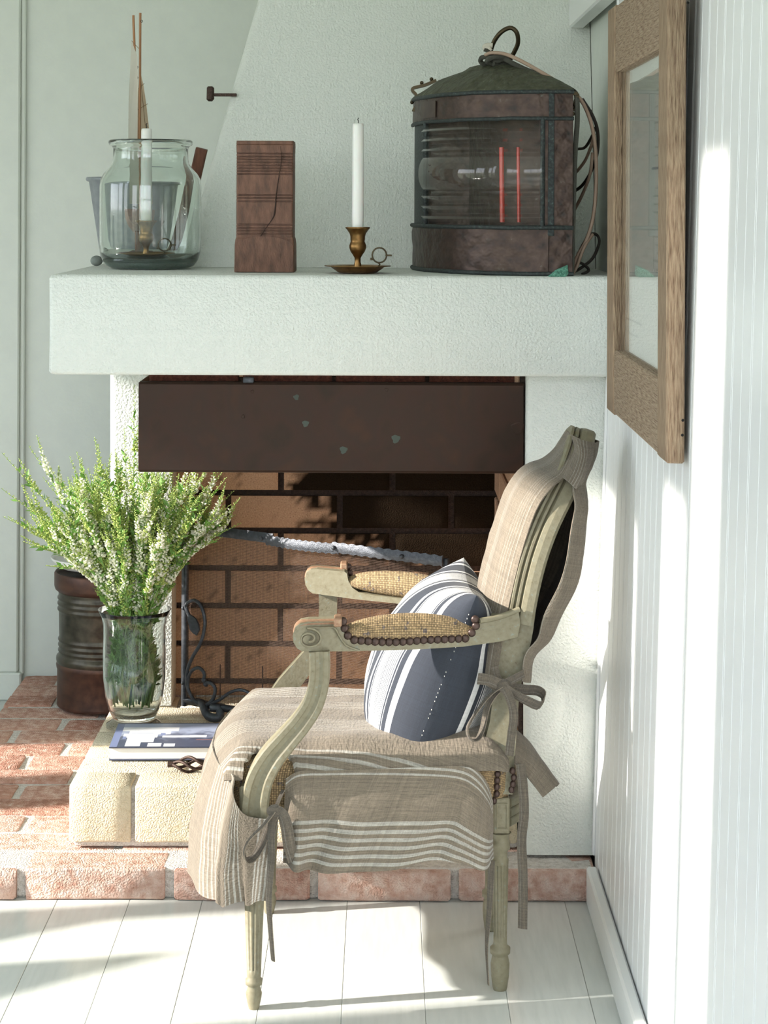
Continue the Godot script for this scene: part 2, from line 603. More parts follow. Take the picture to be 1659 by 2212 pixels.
	for y in 512:
		for x in 512:
			var cx := x / 8
			var cy := y / 8
			var a := absf(sin(PI * (x + 0.5) / 8.0)) * absf(sin(PI * (y + 0.5) / 8.0))
			var bright := 0.45 + 0.65 * sqrt(a) + jig[(cx * 61 + cy * 17) % 4096]
			var col := Color("b39a74")
			if (cx + cy) % 2:
				col = Color("a48a66")
			if blot.get_noise_2d(x, y) > 0.45:
				col = col.lerp(Color("5d5862"), 0.65)
			bl.set_pixel(x, y, Color(col.r * bright, col.g * bright, col.b * bright))
			bh.set_pixel(x, y, Color.from_hsv(0, 0, clampf(sqrt(a), 0, 1)))
	mats.burlap = StandardMaterial3D.new()
	mats.burlap.albedo_texture = ImageTexture.create_from_image(bl)
	mats.burlap.uv1_scale = Vector3(1.0 / 0.19, 1.0 / 0.19, 1)
	mats.burlap.roughness = 0.95
	relief(mats.burlap, ImageTexture.create_from_image(bh), 0.08)
	# ticking stripes of the cushion, counted from the seamed edge
	var navy := Color("30353f")
	var white := Color("d9dad9")
	var tick := []
	for half in [0.0, 0.145, 0.29]:
		tick.append([half + 0.030, half + 0.041, white])
		tick.append([half + 0.051, half + 0.0525, white])
		for k in 12:
			tick.append([half + 0.056 + k * 0.0042, half + 0.0587 + k * 0.0042 - k * 0.00002, white])
		tick.append([half + 0.108, half + 0.1105, white])
		tick.append([half + 0.120, half + 0.129, white])
	mats.ticking = StandardMaterial3D.new()
	mats.ticking.albedo_texture = striped(tick, navy, 0.4, 256, 1600, 0.09, 8)
	mats.ticking.uv1_scale = Vector3(1.0 / 0.12, 1.0 / 0.4, 1)
	mats.ticking.roughness = 0.9
	mats.ticking.rim_enabled = true
	mats.ticking.rim = 0.15
	# glass, wax, plants
	mats.jar = solid_glass("f1f7f4")
	mats.jar_base = glass("93aca3", 0.30)
	mats.vase = solid_glass("f4f8f6")
	mats.water = glass("6f8f74", 0.12)
	mats.pane = glass("e4ece8", 0.02)
	mats.lens = glass("a8a294", 0.10)
	mats.wax = plain("f1f1ec", 0.35)
	mats.wax.subsurf_scatter_enabled = true
	mats.wax.subsurf_scatter_strength = 0.15
	mats.wick = plain("1c1a18", 0.9)
	mats.leaf = grained(noise_tex(0.05, [[0.0, "4f7a38"], [0.5, "76a04e"], [1.0, "9dc065"]], 256, 95), Vector3(20, 20, 20), 0.5)
	mats.leaf.backlight_enabled = true
	mats.leaf.backlight = Color("5c8a35")
	mats.stalk = plain("7d9c52", 0.55)
	mats.bud = plain("b5c26f", 0.6)
	mats.bud.backlight_enabled = true
	mats.bud.backlight = Color("8aa048")
	mats.floret = plain("fbfae8", 0.6)
	mats.floret.backlight_enabled = true
	mats.floret.backlight = Color("a5a890")
	mats.sail = plain("f4efe2", 0.9)
	mats.sail_tan = plain("dcc7ab", 0.9)
	mats.cord = plain("8a6f52", 0.9)
	mats.rope = relief(grained(noise_tex(0.05, [[0.0, "3a3a34"], [0.5, "55554c"], [1.0, "74736a"]], 256, 96), Vector3(60, 60, 60), 0.9), fine_bump, 0.1)
	mats.rope_pale = plain("cfc9ba", 0.9)
	mats.cable = plain("a88f7c", 0.45)
	mats.cable_dark = plain("3a332e", 0.5)
	mats.stone = plain("7e8580", 0.8)
	mats.paper = plain("eae8e4", 0.8)
	mats.terracotta = plain("a0563a", 0.8)
	mats.earth = plain("3d2f26", 0.95)


# ------------------------------------------------------------------ scene
func _ready() -> void:
	var cam := Camera3D.new()
	cam.name = "camera"
	cam.projection = Camera3D.PROJECTION_FRUSTUM
	cam.near = 0.1
	cam.far = 60.0
	cam.size = 0.1 * 2212.0 / FOCAL
	cam.frustum_offset = Vector2(0.0, -0.1 * (1106.0 - PY) / FOCAL)
	cam.position = Vector3(0, EYE, 0)
	cam.rotation.z = ROLL
	add_child(cam)
	cam.current = true

	var sky_mat := ProceduralSkyMaterial.new()
	sky_mat.sky_top_color = Color("c2d0e2")
	sky_mat.sky_horizon_color = Color("eceef0")
	sky_mat.ground_bottom_color = Color("a9b09c")
	sky_mat.ground_horizon_color = Color("cdd2c8")
	sky_mat.sky_energy_multiplier = 1.0
	sky_mat.ground_energy_multiplier = 0.8
	var sky := Sky.new()
	sky.sky_material = sky_mat
	var env := Environment.new()
	env.background_mode = Environment.BG_SKY
	env.sky = sky
	env.background_energy_multiplier = 1.0
	env.tonemap_mode = Environment.TONE_MAPPER_LINEAR
	env.tonemap_exposure = 6.3
	env.sdfgi_enabled = true
	env.ssao_enabled = true
	env.ssil_enabled = true
	var we := WorldEnvironment.new()
	we.name = "surroundings"
	we.environment = env
	add_child(we)

	var sun := DirectionalLight3D.new()
	sun.name = "sun"
	var az := deg_to_rad(11.0)
	var el := deg_to_rad(23.0)
	var towards := Vector3(cos(el) * cos(az), -sin(el), -cos(el) * sin(az))
	sun.look_at_from_position(Vector3.ZERO, towards, Vector3.UP)
	sun.light_color = Color("fff7ee")
	sun.light_energy = 0.66
	sun.light_angular_distance = 1.0
	sun.shadow_enabled = true
	add_child(sun)

	rng.seed = 7
	bump_noise.seed = 12
	bump_noise.frequency = 6.0
	make_materials()
	build_room()
	build_fireplace()
	build_hearth()
	build_chair()
	build_covers()
	build_cushion()
	build_lantern()
	build_mantel_things()
	build_picture()
	build_screen()
	build_vase_and_flowers()
	build_hearth_things()
	build_shadow_casters()


func D(x: float, y: float, depth: float) -> Vector3:
	return Vector3(x, y, -depth)

const LEAN := 0.025      # the boarded wall leans out a little towards its top
const WALL_X := 0.415
const LEFT_X := -2.8
const TALL := 3.0         # ceiling height
const REAR_D := -1.9      # wall behind the camera
const BACK_D := 5.42

func build_room() -> void:
	# floor boards run away from the camera
	var fl := structure("floor")
	var s := Shape.new()
	s.box(D(LEFT_X - 0.1, -0.14, BACK_D + 0.1), D(0.75, -0.022, REAR_D - 0.14))
	put("subfloor", s, mats.gap, fl)
	var x := -0.0655 - 0.14 * 20
	var n := 0
	while x < 0.7:
		var b := Shape.new()
		b.box(D(x + 0.0003, -0.022, BACK_D), D(x + 0.1397, rng.randf_range(-0.0004, 0.0), REAR_D), 0.0008)
		put("floor_board", b, mats.floor_paint[n % 2], fl)
		x += 0.14
		n += 1
	# far wall
	var back := structure("wall_back")
	s = Shape.new()
	s.box(D(LEFT_X - 0.1, 0, BACK_D + 0.12), D(0.75, TALL + 0.05, BACK_D))
	put("plaster", s, mats.wall, back)
	var casing := structure("trim_1")
	s = Shape.new()
	s.box(D(LEFT_X, 0.075, BACK_D - 0.001), D(-0.985, TALL, BACK_D - 0.028), 0.004)
	put("board", s, mats.wall, casing)
	s = Shape.new()
	s.box(D(-0.985, 0.066, BACK_D - 0.001), D(-0.972, TALL, BACK_D - 0.016), 0.003)
	put("edge_strip", s, mats.wall, casing)
	var bb := structure("baseboard_back")
	s = Shape.new()
	s.box(D(LEFT_X, 0, BACK_D - 0.001), D(-0.975, 0.075, BACK_D - 0.036), 0.004)
	put("board", s, mats.wall, bb)
	# boarded wall on the right
	var right := structure("wall_right", Vector3(WALL_X, 0, 0))
	right.rotation.z = -LEAN
	s = Shape.new()
	s.box(Vector3(0.0135, -0.02, -BACK_D), Vector3(0.13, TALL + 0.05, -REAR_D))
	put("backing", s, mats.wall, right, true)
	var prof := [[0.0, 0.0], [0.0, -0.0045], [0.0014, -0.0045], [0.0018, -0.0120], [0.0024, -0.0125], [0.0590, -0.0125], [0.0596, -0.0120], [0.0599, -0.0060], [0.0619, -0.0060], [0.0622, -0.0120], [0.0628, -0.0125], [0.0690, -0.0125], [0.0696, -0.0120], [0.0699, -0.0060], [0.0719, -0.0060], [0.0722, -0.0120], [0.0728, -0.0125], [0.1276, -0.0125], [0.1282, -0.0120], [0.1286, -0.0045], [0.13, -0.0045], [0.13, 0.0]]
	var flat2 := PackedVector2Array()
	var lo := []
	var hi := []
	for q in prof:
		flat2.push_back(Vector2(q[0], q[1]))
		lo.append(Vector3(q[1], 0.0, -q[0]))
		hi.append(Vector3(q[1], TALL + 0.02, -q[0]))
	s = Shape.new()
	s.slab(flat2, lo, hi)
	var board := s.mesh()
	for k in 44:
		var d := 3.905 - 0.13 * (k + 1)
		if d < REAR_D:
			break
		shared("panel_board", board, mats.panel, right, Transform3D(Basis(), Vector3(0.0135, 0.0, -d)))
	var corner := structure("trim_2")
	s = Shape.new()
	var xf := Transform3D(Basis(Vector3(0, 0, 1), -LEAN), Vector3(WALL_X, 0, 0))
	s.box(Vector3(-0.003, 0.07, -3.928), Vector3(0.0134, TALL, -3.908), 0.003, xf)
	put("corner_strip", s, mats.panel, corner)
	var base := structure("baseboard_right")
	s = Shape.new()
	s.box(D(WALL_X - 0.020, 0, 3.845), D(WALL_X + 0.0005, 0.0725, REAR_D), 0.004)
	put("board", s, mats.skirting, base)
	# ledge that runs along the right wall above the fireplace
	var ledge := structure("trim_3")
	s = Shape.new()
	s.box(Vector3(-0.035, 1.752, -4.60), Vector3(0.0, 1.83, -3.93), 0.004, xf)
	s.box(Vector3(-0.035, 1.752, -3.93), Vector3(-0.004, 1.83, -3.70), 0.004, xf)
	put("moulding", s, mats.skirting, ledge)
	# ceiling
	var ce := structure("ceiling")
	s = Shape.new()
	s.box(D(LEFT_X - 0.1, TALL, BACK_D + 0.1), D(0.75, TALL + 0.15, REAR_D - 0.14))
	put("plaster", s, mats.ceiling, ce)
	# left wall with the windows: [near depth, far depth, sill, head]
	var holes := [[-1.0, 0.8, 0.9, 2.4], [1.957, 2.215, 0.53, 2.85], [2.235, 2.497, 0.53, 2.34], [2.76, 3.32, 0.53, 2.22], [3.36, 4.356, 0.53, 1.92]]
	var left := structure("wall_left")
	s = Shape.new()
	var d0 := REAR_D - 0.14
	for h in holes:
		s.box(D(LEFT_X - 0.06, -0.02, h[0]), D(LEFT_X, TALL + 0.05, d0))
		s.box(D(LEFT_X - 0.06, -0.02, h[1]), D(LEFT_X, h[2], h[0]))
		s.box(D(LEFT_X - 0.06, h[3], h[1]), D(LEFT_X, TALL + 0.05, h[0]))
		d0 = h[1]
	s.box(D(LEFT_X - 0.06, -0.02, BACK_D + 0.1), D(LEFT_X, TALL + 0.05, d0))
	put("plaster", s, mats.wall, left)
	var idx := 1
	for h in holes:
		var w := structure("window_%d" % idx)
		idx += 1
		s = Shape.new()
		var x0 := LEFT_X - 0.045
		var x1 := LEFT_X - 0.01
		s.box(D(x0, h[2], h[0] + 0.022), D(x1, h[3], h[0]), 0.003)
		s.box(D(x0, h[2], h[1]), D(x1, h[3], h[1] - 0.022), 0.003)
		s.box(D(x0, h[2], h[1] - 0.022), D(x1, h[2] + 0.03, h[0] + 0.022), 0.003)
		s.box(D(x0, h[3] - 0.022, h[1] - 0.022), D(x1, h[3], h[0] + 0.022), 0.003)
		if h[1] - h[0] > 1.5:
			s.box(D(x0, h[2], (h[0] + h[1]) / 2 + 0.02), D(x1, h[3], (h[0] + h[1]) / 2 - 0.02), 0.003)
			s.box(D(x0, 1.42, h[1]), D(x1, 1.45, h[0]), 0.003)
		put("window_frame", s, mats.skirting, w)
		s = Shape.new()
		s.flat(D(LEFT_X - 0.03, h[2] + 0.02, h[0] + 0.01), D(LEFT_X - 0.03, h[2] + 0.02, h[1] - 0.01), D(LEFT_X - 0.03, h[3] - 0.01, h[1] - 0.01), D(LEFT_X - 0.03, h[3] - 0.01, h[0] + 0.01))
		put("pane", s, mats.pane, w)
	var sill := structure("trim_4")
	s = Shape.new()
	s.box(D(LEFT_X + 0.0005, 0.500, 3.8), D(LEFT_X + 0.36, 0.530, 2.7), 0.004)
	put("window_sill", s, mats.skirting, sill)
	# wall behind the camera, with a wide window
	var rear := structure("wall_rear")
	s = Shape.new()
	var wx := [-2.5, 0.35]
	var wy := [0.8, 2.7]
	s.box(D(LEFT_X - 0.1, -0.02, REAR_D), D(wx[0], TALL + 0.05, REAR_D - 0.14))
	s.box(D(wx[1], -0.02, REAR_D), D(0.75, TALL + 0.05, REAR_D - 0.14))
	s.box(D(wx[0], -0.02, REAR_D), D(wx[1], wy[0], REAR_D - 0.14))
	s.box(D(wx[0], wy[1], REAR_D), D(wx[1], TALL + 0.05, REAR_D - 0.14))
	put("plaster", s, mats.wall, rear)
	var rw := structure("window_%d" % idx)
	s = Shape.new()
	for k in 4:
		var cx: float = lerpf(wx[0] + 0.03, wx[1] - 0.03, k / 3.0)
		s.box(D(cx - 0.03, wy[0], REAR_D - 0.04), D(cx + 0.03, wy[1], REAR_D - 0.08), 0.003)
	for k in 3:
		var cy: float = lerpf(wy[0] + 0.02, wy[1] - 0.02, k / 2.0)
		s.box(D(wx[0], cy - 0.02, REAR_D - 0.04), D(wx[1], cy + 0.02, REAR_D - 0.08), 0.003)
	put("window_frame", s, mats.skirting, rw)
	s = Shape.new()
	s.flat(D(wx[0] + 0.01, wy[0] + 0.01, REAR_D - 0.06), D(wx[1] - 0.01, wy[0] + 0.01, REAR_D - 0.06), D(wx[1] - 0.01, wy[1] - 0.01, REAR_D - 0.06), D(wx[0] + 0.01, wy[1] - 0.01, REAR_D - 0.06))
	put("pane", s, mats.pane, rw)


func wall_x(h: float) -> float:
	return WALL_X + LEAN * h

const MANTEL := 1.208
const HEARTH := 0.065
const STEP := 0.19

# a ring in plan with rounded front corners: left, right, near depth, far depth
func plan_ring(x0: float, x1: float, d0: float, d1: float, h: float, r: float) -> Array:
	# the right end runs square into the boarded wall
	var out := [D(x0, h, d1)]
	for k in 5:
		var a := PI / 2 * k / 4.0
		out.append(D(x0 + r - r * cos(a), h, d0 + r - r * sin(a)))
	for k in 5:
		var a := PI / 2 * k / 4.0
		out.append(D(x1 - 0.001 + 0.001 * sin(a), h, d0 + 0.001 - 0.001 * cos(a)))
	out.append(D(x1, h, d1))
	return out

func build_fireplace() -> void:
	var f := thing("fireplace", D(-0.1, 0.0, 4.4), "white plastered corner fireplace with deep mantel shelf and copper canopy", "fireplace")
	var s := Shape.new()
	# mantel slab with softened, slightly uneven arrises
	var rings := []
	for q in [[1.0145, 0.008], [1.0165, 0.003], [1.021, 0.0], [1.11, 0.001], [1.200, 0.0], [1.2055, 0.003], [MANTEL, 0.009]]:
		rings.append(plan_ring(-0.647 + q[1], wall_x(q[0]) + 0.012, 3.852 + q[1], 4.80, q[0], 0.010))
	s.loft(rings, true, true, 0)
	put("mantel_shelf", s, mats.plaster, f)
	# smoke hood leaning back and in
	s = Shape.new()
	rings = []
	for k in 13:
		var h := lerpf(MANTEL + 0.0005, TALL - 0.001, k / 12.0)
		var t := h - MANTEL
		rings.append(plan_ring(-0.438 + t * 0.237, wall_x(h) + 0.012, minf(4.305 + t * 0.50, 5.2), BACK_D - 0.002, h, 0.018))
	s.loft(rings, true, true, 0)
	put("smoke_hood", s, mats.plaster, f)
	# right pier on the hearth, left pier on the raised fire step
	s = Shape.new()
	rings = []
	for q in [[HEARTH + 0.002, 0.004], [0.08, 0.0], [0.5, 0.002], [1.0135, 0.0]]:
		rings.append(plan_ring(0.282 - q[1], wall_x(q[0]) + 0.012, 3.93 - q[1], 4.80, q[0], 0.014))
	s.loft(rings)
	put("pier", s, mats.plaster, f)
	s = Shape.new()
	rings = []
	for q in [[STEP + 0.002, 0.003], [0.25, 0.0], [0.6, -0.002], [1.0135, 0.0]]:
		rings.append(plan_ring(-0.63 - q[1], -0.484, 4.585 - q[1], 4.80, q[0], 0.016))
	s.loft(rings)
	put("pier", s, mats.plaster, f)
	# fire back: fire bricks with soot burnt on from the flames at the right
	var fb := Node3D.new()
	fb.name = "fire_back"
	f.add_child(fb, true)
	s = Shape.new()
	s.box(D(-0.484, STEP + 0.001, 4.80), D(0.30, 1.013, 4.692))
	put("mortar", s, mats.joint, fb)
	var row := 0
	var y := 0.2245 - 0.0885
	while y < 1.0:
		var x := -0.3627 - 0.2617 * 2 + (0.0 if row % 2 == 1 else 0.1236)
		while x < 0.28:
			var x0 := maxf(x + 0.007, -0.484)
			var x1 := minf(x + 0.2547, 0.279)
			if x1 - x0 > 0.03:
				var b := Shape.new()
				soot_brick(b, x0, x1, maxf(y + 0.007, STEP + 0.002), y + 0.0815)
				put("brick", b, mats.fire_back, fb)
			x += 0.2617
		y += 0.0885
		row += 1
	# brick lining of the right cheek
	var ck := Node3D.new()
	ck.name = "fire_cheek"
	f.add_child(ck, true)
	s = Shape.new()
	s.box(D(0.272, STEP + 0.001, 4.69), D(0.2815, 1.013, 3.965))
	put("mortar", s, mats.joint, ck)
	y = 0.2245 - 0.0885
	row = 0
	while y < 0.98:
		var d := 3.97 - (0.0 if row % 2 == 0 else 0.125)
		while d < 4.68:
			var b := Shape.new()
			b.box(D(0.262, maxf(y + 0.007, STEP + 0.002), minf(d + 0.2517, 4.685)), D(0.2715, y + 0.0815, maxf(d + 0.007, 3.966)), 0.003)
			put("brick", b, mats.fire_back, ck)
			d += 0.2617
		y += 0.0885
		row += 1
	s = Shape.new()
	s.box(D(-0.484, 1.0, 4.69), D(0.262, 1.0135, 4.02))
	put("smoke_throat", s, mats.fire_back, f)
	# brick lintel seen in the slit over the canopy
	for k in 4:
		s = Shape.new()
		s.box(D(-0.468 + k * 0.187, 0.95, 4.018), D(-0.290 + k * 0.187, 1.012, 3.985), 0.004, Transform3D(), 0.0012, rng)
		put("lintel_brick", s, mats.lintel, f)
	# copper canopy: folded sheet with a rolled lower lip
	var can := Node3D.new()
	can.name = "copper_canopy"
	f.add_child(can, true)
	var sec := [[0.8135, 3.985], [0.8130, 3.958], [0.8145, 3.9515], [0.8185, 3.949], [0.90, 3.9495], [0.988, 3.949], [0.9925, 3.951], [0.994, 3.957], [0.990, 3.957], [0.988, 3.953], [0.90, 3.9535], [0.8205, 3.953], [0.8175, 3.956], [0.817, 3.985]]
	var fl := PackedVector2Array()
	var a := []
	var b2 := []
	for q in sec:
		fl.push_back(Vector2(q[1], q[0]))
		a.append(D(-0.482, q[0], q[1]))
		b2.append(D(0.2765, q[0], q[1]))
	s = Shape.new()
	s.slab(fl, a, b2)
	s.box(D(-0.4845, 0.816, 4.30), D(-0.4805, 0.992, 3.950), 0.001)
	s.box(D(0.2745, 0.816, 4.30), D(0.2785, 0.992, 3.950), 0.001)
	put("sheet", s, mats.copper_sheet, can)
	for q in [[855, 948, 9], [742, 972, 8], [660, 915, 7], [1118, 925, 14], [545, 846, 4], [835, 842, 4], [640, 858, 6], [525, 900, 4]]:
		s = Shape.new()
		var c := W(q[0], q[1], 3.949)
		var ring := []
		var ring2 := []
		for k in 14:
			var r: float = q[2] / 1091.0 * (1.0 + 0.16 * sin(k * 1.35 + q[0]) + 0.10 * sin(k * 2.2))
			var an := TAU * k / 14.0
			ring.append(c + Vector3(cos(an) * r, sin(an) * r, 0.0))
			ring2.append(c + Vector3(cos(an) * r * 0.8, sin(an) * r * 0.8, 0.0005))
		s.loft([ring, ring2])
		put("verdigris_spot" if q[2] > 5 else "rivet", s, mats.patina_spot if q[2] > 5 and q[2] < 12 else mats.copper_sheet, can)
	s = Shape.new()
	s.box(W(526, 826, 3.962), W(548, 815, 3.945), 0.002)
	put("hook", s, mats.iron, can)
	# damper pin in the side of the hood
	s = Shape.new()
	var pin := W(492, 205, 4.49)
	s.box(pin + Vector3(-0.031, -0.0035, -0.004), pin + Vector3(0.02, 0.0035, 0.004), 0.001)
	s.box(pin + Vector3(-0.047, -0.014, -0.010), pin + Vector3(-0.031, 0.019, 0.010), 0.004, Transform3D(), 0.0012, rng)
	put("damper_pin", s, mats.rust_iron, f)


# one fire-back brick, tinted where soot has settled
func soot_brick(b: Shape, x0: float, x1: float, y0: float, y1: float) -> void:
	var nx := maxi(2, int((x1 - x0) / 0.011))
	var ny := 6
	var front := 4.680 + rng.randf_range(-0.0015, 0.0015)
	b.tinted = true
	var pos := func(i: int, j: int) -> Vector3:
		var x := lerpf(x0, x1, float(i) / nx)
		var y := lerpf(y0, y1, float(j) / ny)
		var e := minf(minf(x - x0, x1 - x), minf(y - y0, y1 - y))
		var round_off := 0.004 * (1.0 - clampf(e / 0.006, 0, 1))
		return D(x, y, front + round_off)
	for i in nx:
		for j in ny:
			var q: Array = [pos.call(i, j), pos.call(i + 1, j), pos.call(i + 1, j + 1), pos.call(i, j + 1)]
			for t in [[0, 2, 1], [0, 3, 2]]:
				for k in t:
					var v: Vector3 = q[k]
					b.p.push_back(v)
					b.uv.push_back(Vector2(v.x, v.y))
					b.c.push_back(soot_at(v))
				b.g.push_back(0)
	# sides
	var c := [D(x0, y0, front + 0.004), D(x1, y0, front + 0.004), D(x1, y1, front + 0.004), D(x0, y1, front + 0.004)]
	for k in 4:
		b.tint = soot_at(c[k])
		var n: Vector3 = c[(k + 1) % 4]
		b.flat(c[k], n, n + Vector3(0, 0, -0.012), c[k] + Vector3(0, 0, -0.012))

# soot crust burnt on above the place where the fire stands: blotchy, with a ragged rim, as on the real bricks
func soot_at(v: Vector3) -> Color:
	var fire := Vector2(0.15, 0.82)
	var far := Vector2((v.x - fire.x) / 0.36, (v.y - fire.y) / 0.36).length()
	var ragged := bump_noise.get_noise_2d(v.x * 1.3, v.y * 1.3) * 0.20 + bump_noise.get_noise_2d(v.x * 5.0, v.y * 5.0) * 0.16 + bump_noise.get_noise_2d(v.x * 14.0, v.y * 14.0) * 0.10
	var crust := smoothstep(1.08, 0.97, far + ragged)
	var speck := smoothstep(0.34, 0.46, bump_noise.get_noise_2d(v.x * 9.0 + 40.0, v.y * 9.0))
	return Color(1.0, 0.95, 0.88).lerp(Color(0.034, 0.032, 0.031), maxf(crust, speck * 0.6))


func build_hearth() -> void:
	var h := thing("hearth", D(-0.3, 0, 4.6), "low red brick hearth with pale mortar along the fireplace", "hearth")
	var s := Shape.new()
	s.box(D(-0.955, 0.0005, BACK_D - 0.04), D(0.4115, HEARTH - 0.0045, 3.865), 0.004)
	put("mortar_bed", s, mats.mortar, h)
	var variants := []
	for k in 7:
		var b := Shape.new()
		rough_brick(b, Vector3(1, 1, 1), 0.05 + 0.02 * (k % 3), 100 + k)
		variants.append(b.mesh())
	for r in 14:
		var d0 := 3.85 + r * 0.112
		var x: float = -0.965 + [0.0, -0.13, -0.05, -0.18, -0.09][r % 5]
		while x < 0.40:
			var len_ := 0.262 + rng.randf_range(-0.012, 0.012)
			var x0 := maxf(x, -0.965)
			var x1 := minf(x + len_, 0.4125)
			x += len_ + 0.018
			if x1 - x0 < 0.05:
				continue
			if d0 > 4.02 and x0 > -0.56:
				continue
			var deep := 0.100 if r > 0 else 0.098
			var top := HEARTH + rng.randf_range(-0.003, 0.002)
			if r == 0: top -= 0.004
			var xf := Transform3D(Basis.from_scale(Vector3(x1 - x0, top - 0.001, deep)), D((x0 + x1) / 2, (top + 0.001) / 2, d0 + deep / 2 + rng.randf_range(-0.002, 0.002)))
			xf.basis = Basis(Vector3.UP, rng.randf_range(-0.008, 0.008)) * xf.basis
			xf.origin -= h.position
			shared("brick", variants[rng.randi() % 7], mats.red[rng.randi() % 3 + (3 if r < 3 else 0)], h, xf)  # front rows use the paler reds: whitewash dust plus sunlight put into their colour
	# raised step of pale fire bricks
	var st := thing("fire_step", D(-0.17, HEARTH, 4.3), "raised step of pale yellow fire bricks standing on the red hearth", "hearth step")
	s = Shape.new()
	s.box(D(-0.612, HEARTH + 0.0005, 4.69), D(0.27, STEP - 0.006, 3.972), 0.003)
	put("mortar_bed", s, mats.mortar, st)
	var smooth := []
	for k in 5:
		var b := Shape.new()
		rough_brick(b, Vector3(1, 1, 1), 0.018, 300 + k, 0.045)
		smooth.append(b.mesh())
	for r in 7:
		var d0 := 3.960 + r * 0.1035
		var x: float = -0.62 + [0.0, -0.03, -0.12, -0.08, -0.15, -0.02, -0.1][r]
		var first := true
		while x < 0.25:
			var len_ := 0.247
			if r == 0 and first:
				len_ = 0.122
			first = false
			var x0 := maxf(x, -0.62)
			var x1 := minf(x + len_, 0.274)
			x += len_ + 0.009
			if x1 - x0 < 0.03:
				continue
			var low := HEARTH + 0.012 if r == 0 else HEARTH + 0.03
			var xf := Transform3D(Basis.from_scale(Vector3(x1 - x0, STEP - low, 0.0945)), D((x0 + x1) / 2, (STEP + low) / 2, d0 + 0.0483))
			xf.origin -= st.position
			shared("fire_brick", smooth[rng.randi() % 5], mats.fire[rng.randi() % 2], st, xf)

# unit brick with worn, uneven arrises; scaled where it is laid
func rough_brick(b: Shape, size: Vector3, wear: float, seed_: int, corner := 0.07) -> void:
	var r := RandomNumberGenerator.new()
	r.seed = seed_
	var xs := [-0.5, -0.485, -0.2, 0.15, 0.485, 0.5]
	var ring_at := func(x: float, inset: float) -> Array:
		var out := []
		for q in rounded_rect(1.0 - inset, 1.0 - inset, corner, 2):
			out.append(Vector3(x, q.y + r.randf_range(-1, 1) * wear * 0.35, q.x + r.randf_range(-1, 1) * wear * 0.35) * size)
		return out
	var rings := []
	for k in xs.size():
		rings.append(ring_at.call(xs[k] + r.randf_range(-0.004, 0.004), corner if (k == 0 or k == xs.size() - 1) else 0.0))
	b.loft(rings, true, true, 0)


# ------------------------------------------------------------------ the armchair
const MID := 3.565        # depth of the chair's middle line

func far_side(v: Vector3) -> Vector3:
	return Vector3(v.x, v.y, -2.0 * MID - v.z)

func side_of(pts: Array, far: bool) -> Array:
	if not far:
		return pts
	var out := []
	for q in pts:
		out.append(far_side(q))
	return out

func mirror_shape(s: Shape, far: bool) -> Shape:
	if far:
		for i in s.p.size():
			s.p[i] = far_side(s.p[i])
		var i := 0
		while i < s.p.size():
			var t := s.p[i + 1]; s.p[i + 1] = s.p[i + 2]; s.p[i + 2] = t
			var u := s.uv[i + 1]; s.uv[i + 1] = s.uv[i + 2]; s.uv[i + 2] = u
			i += 3
	return s

# an outline in pixels of the near side, given depth along x, with thickness towards the far side
func px_slab(s: Shape, outline: Array, depth_at: Callable, thick: float) -> void:
	var flat2 := PackedVector2Array()
	var front := []
	var back := []
	for q in outline:
		flat2.push_back(Vector2(q[0], -q[1]))
		var w := W(q[0], q[1], depth_at.call(q[0], q[1]))
		front.append(w)
		back.append(w + Vector3(0, 0, -thick))
	s.slab(flat2, front, back)

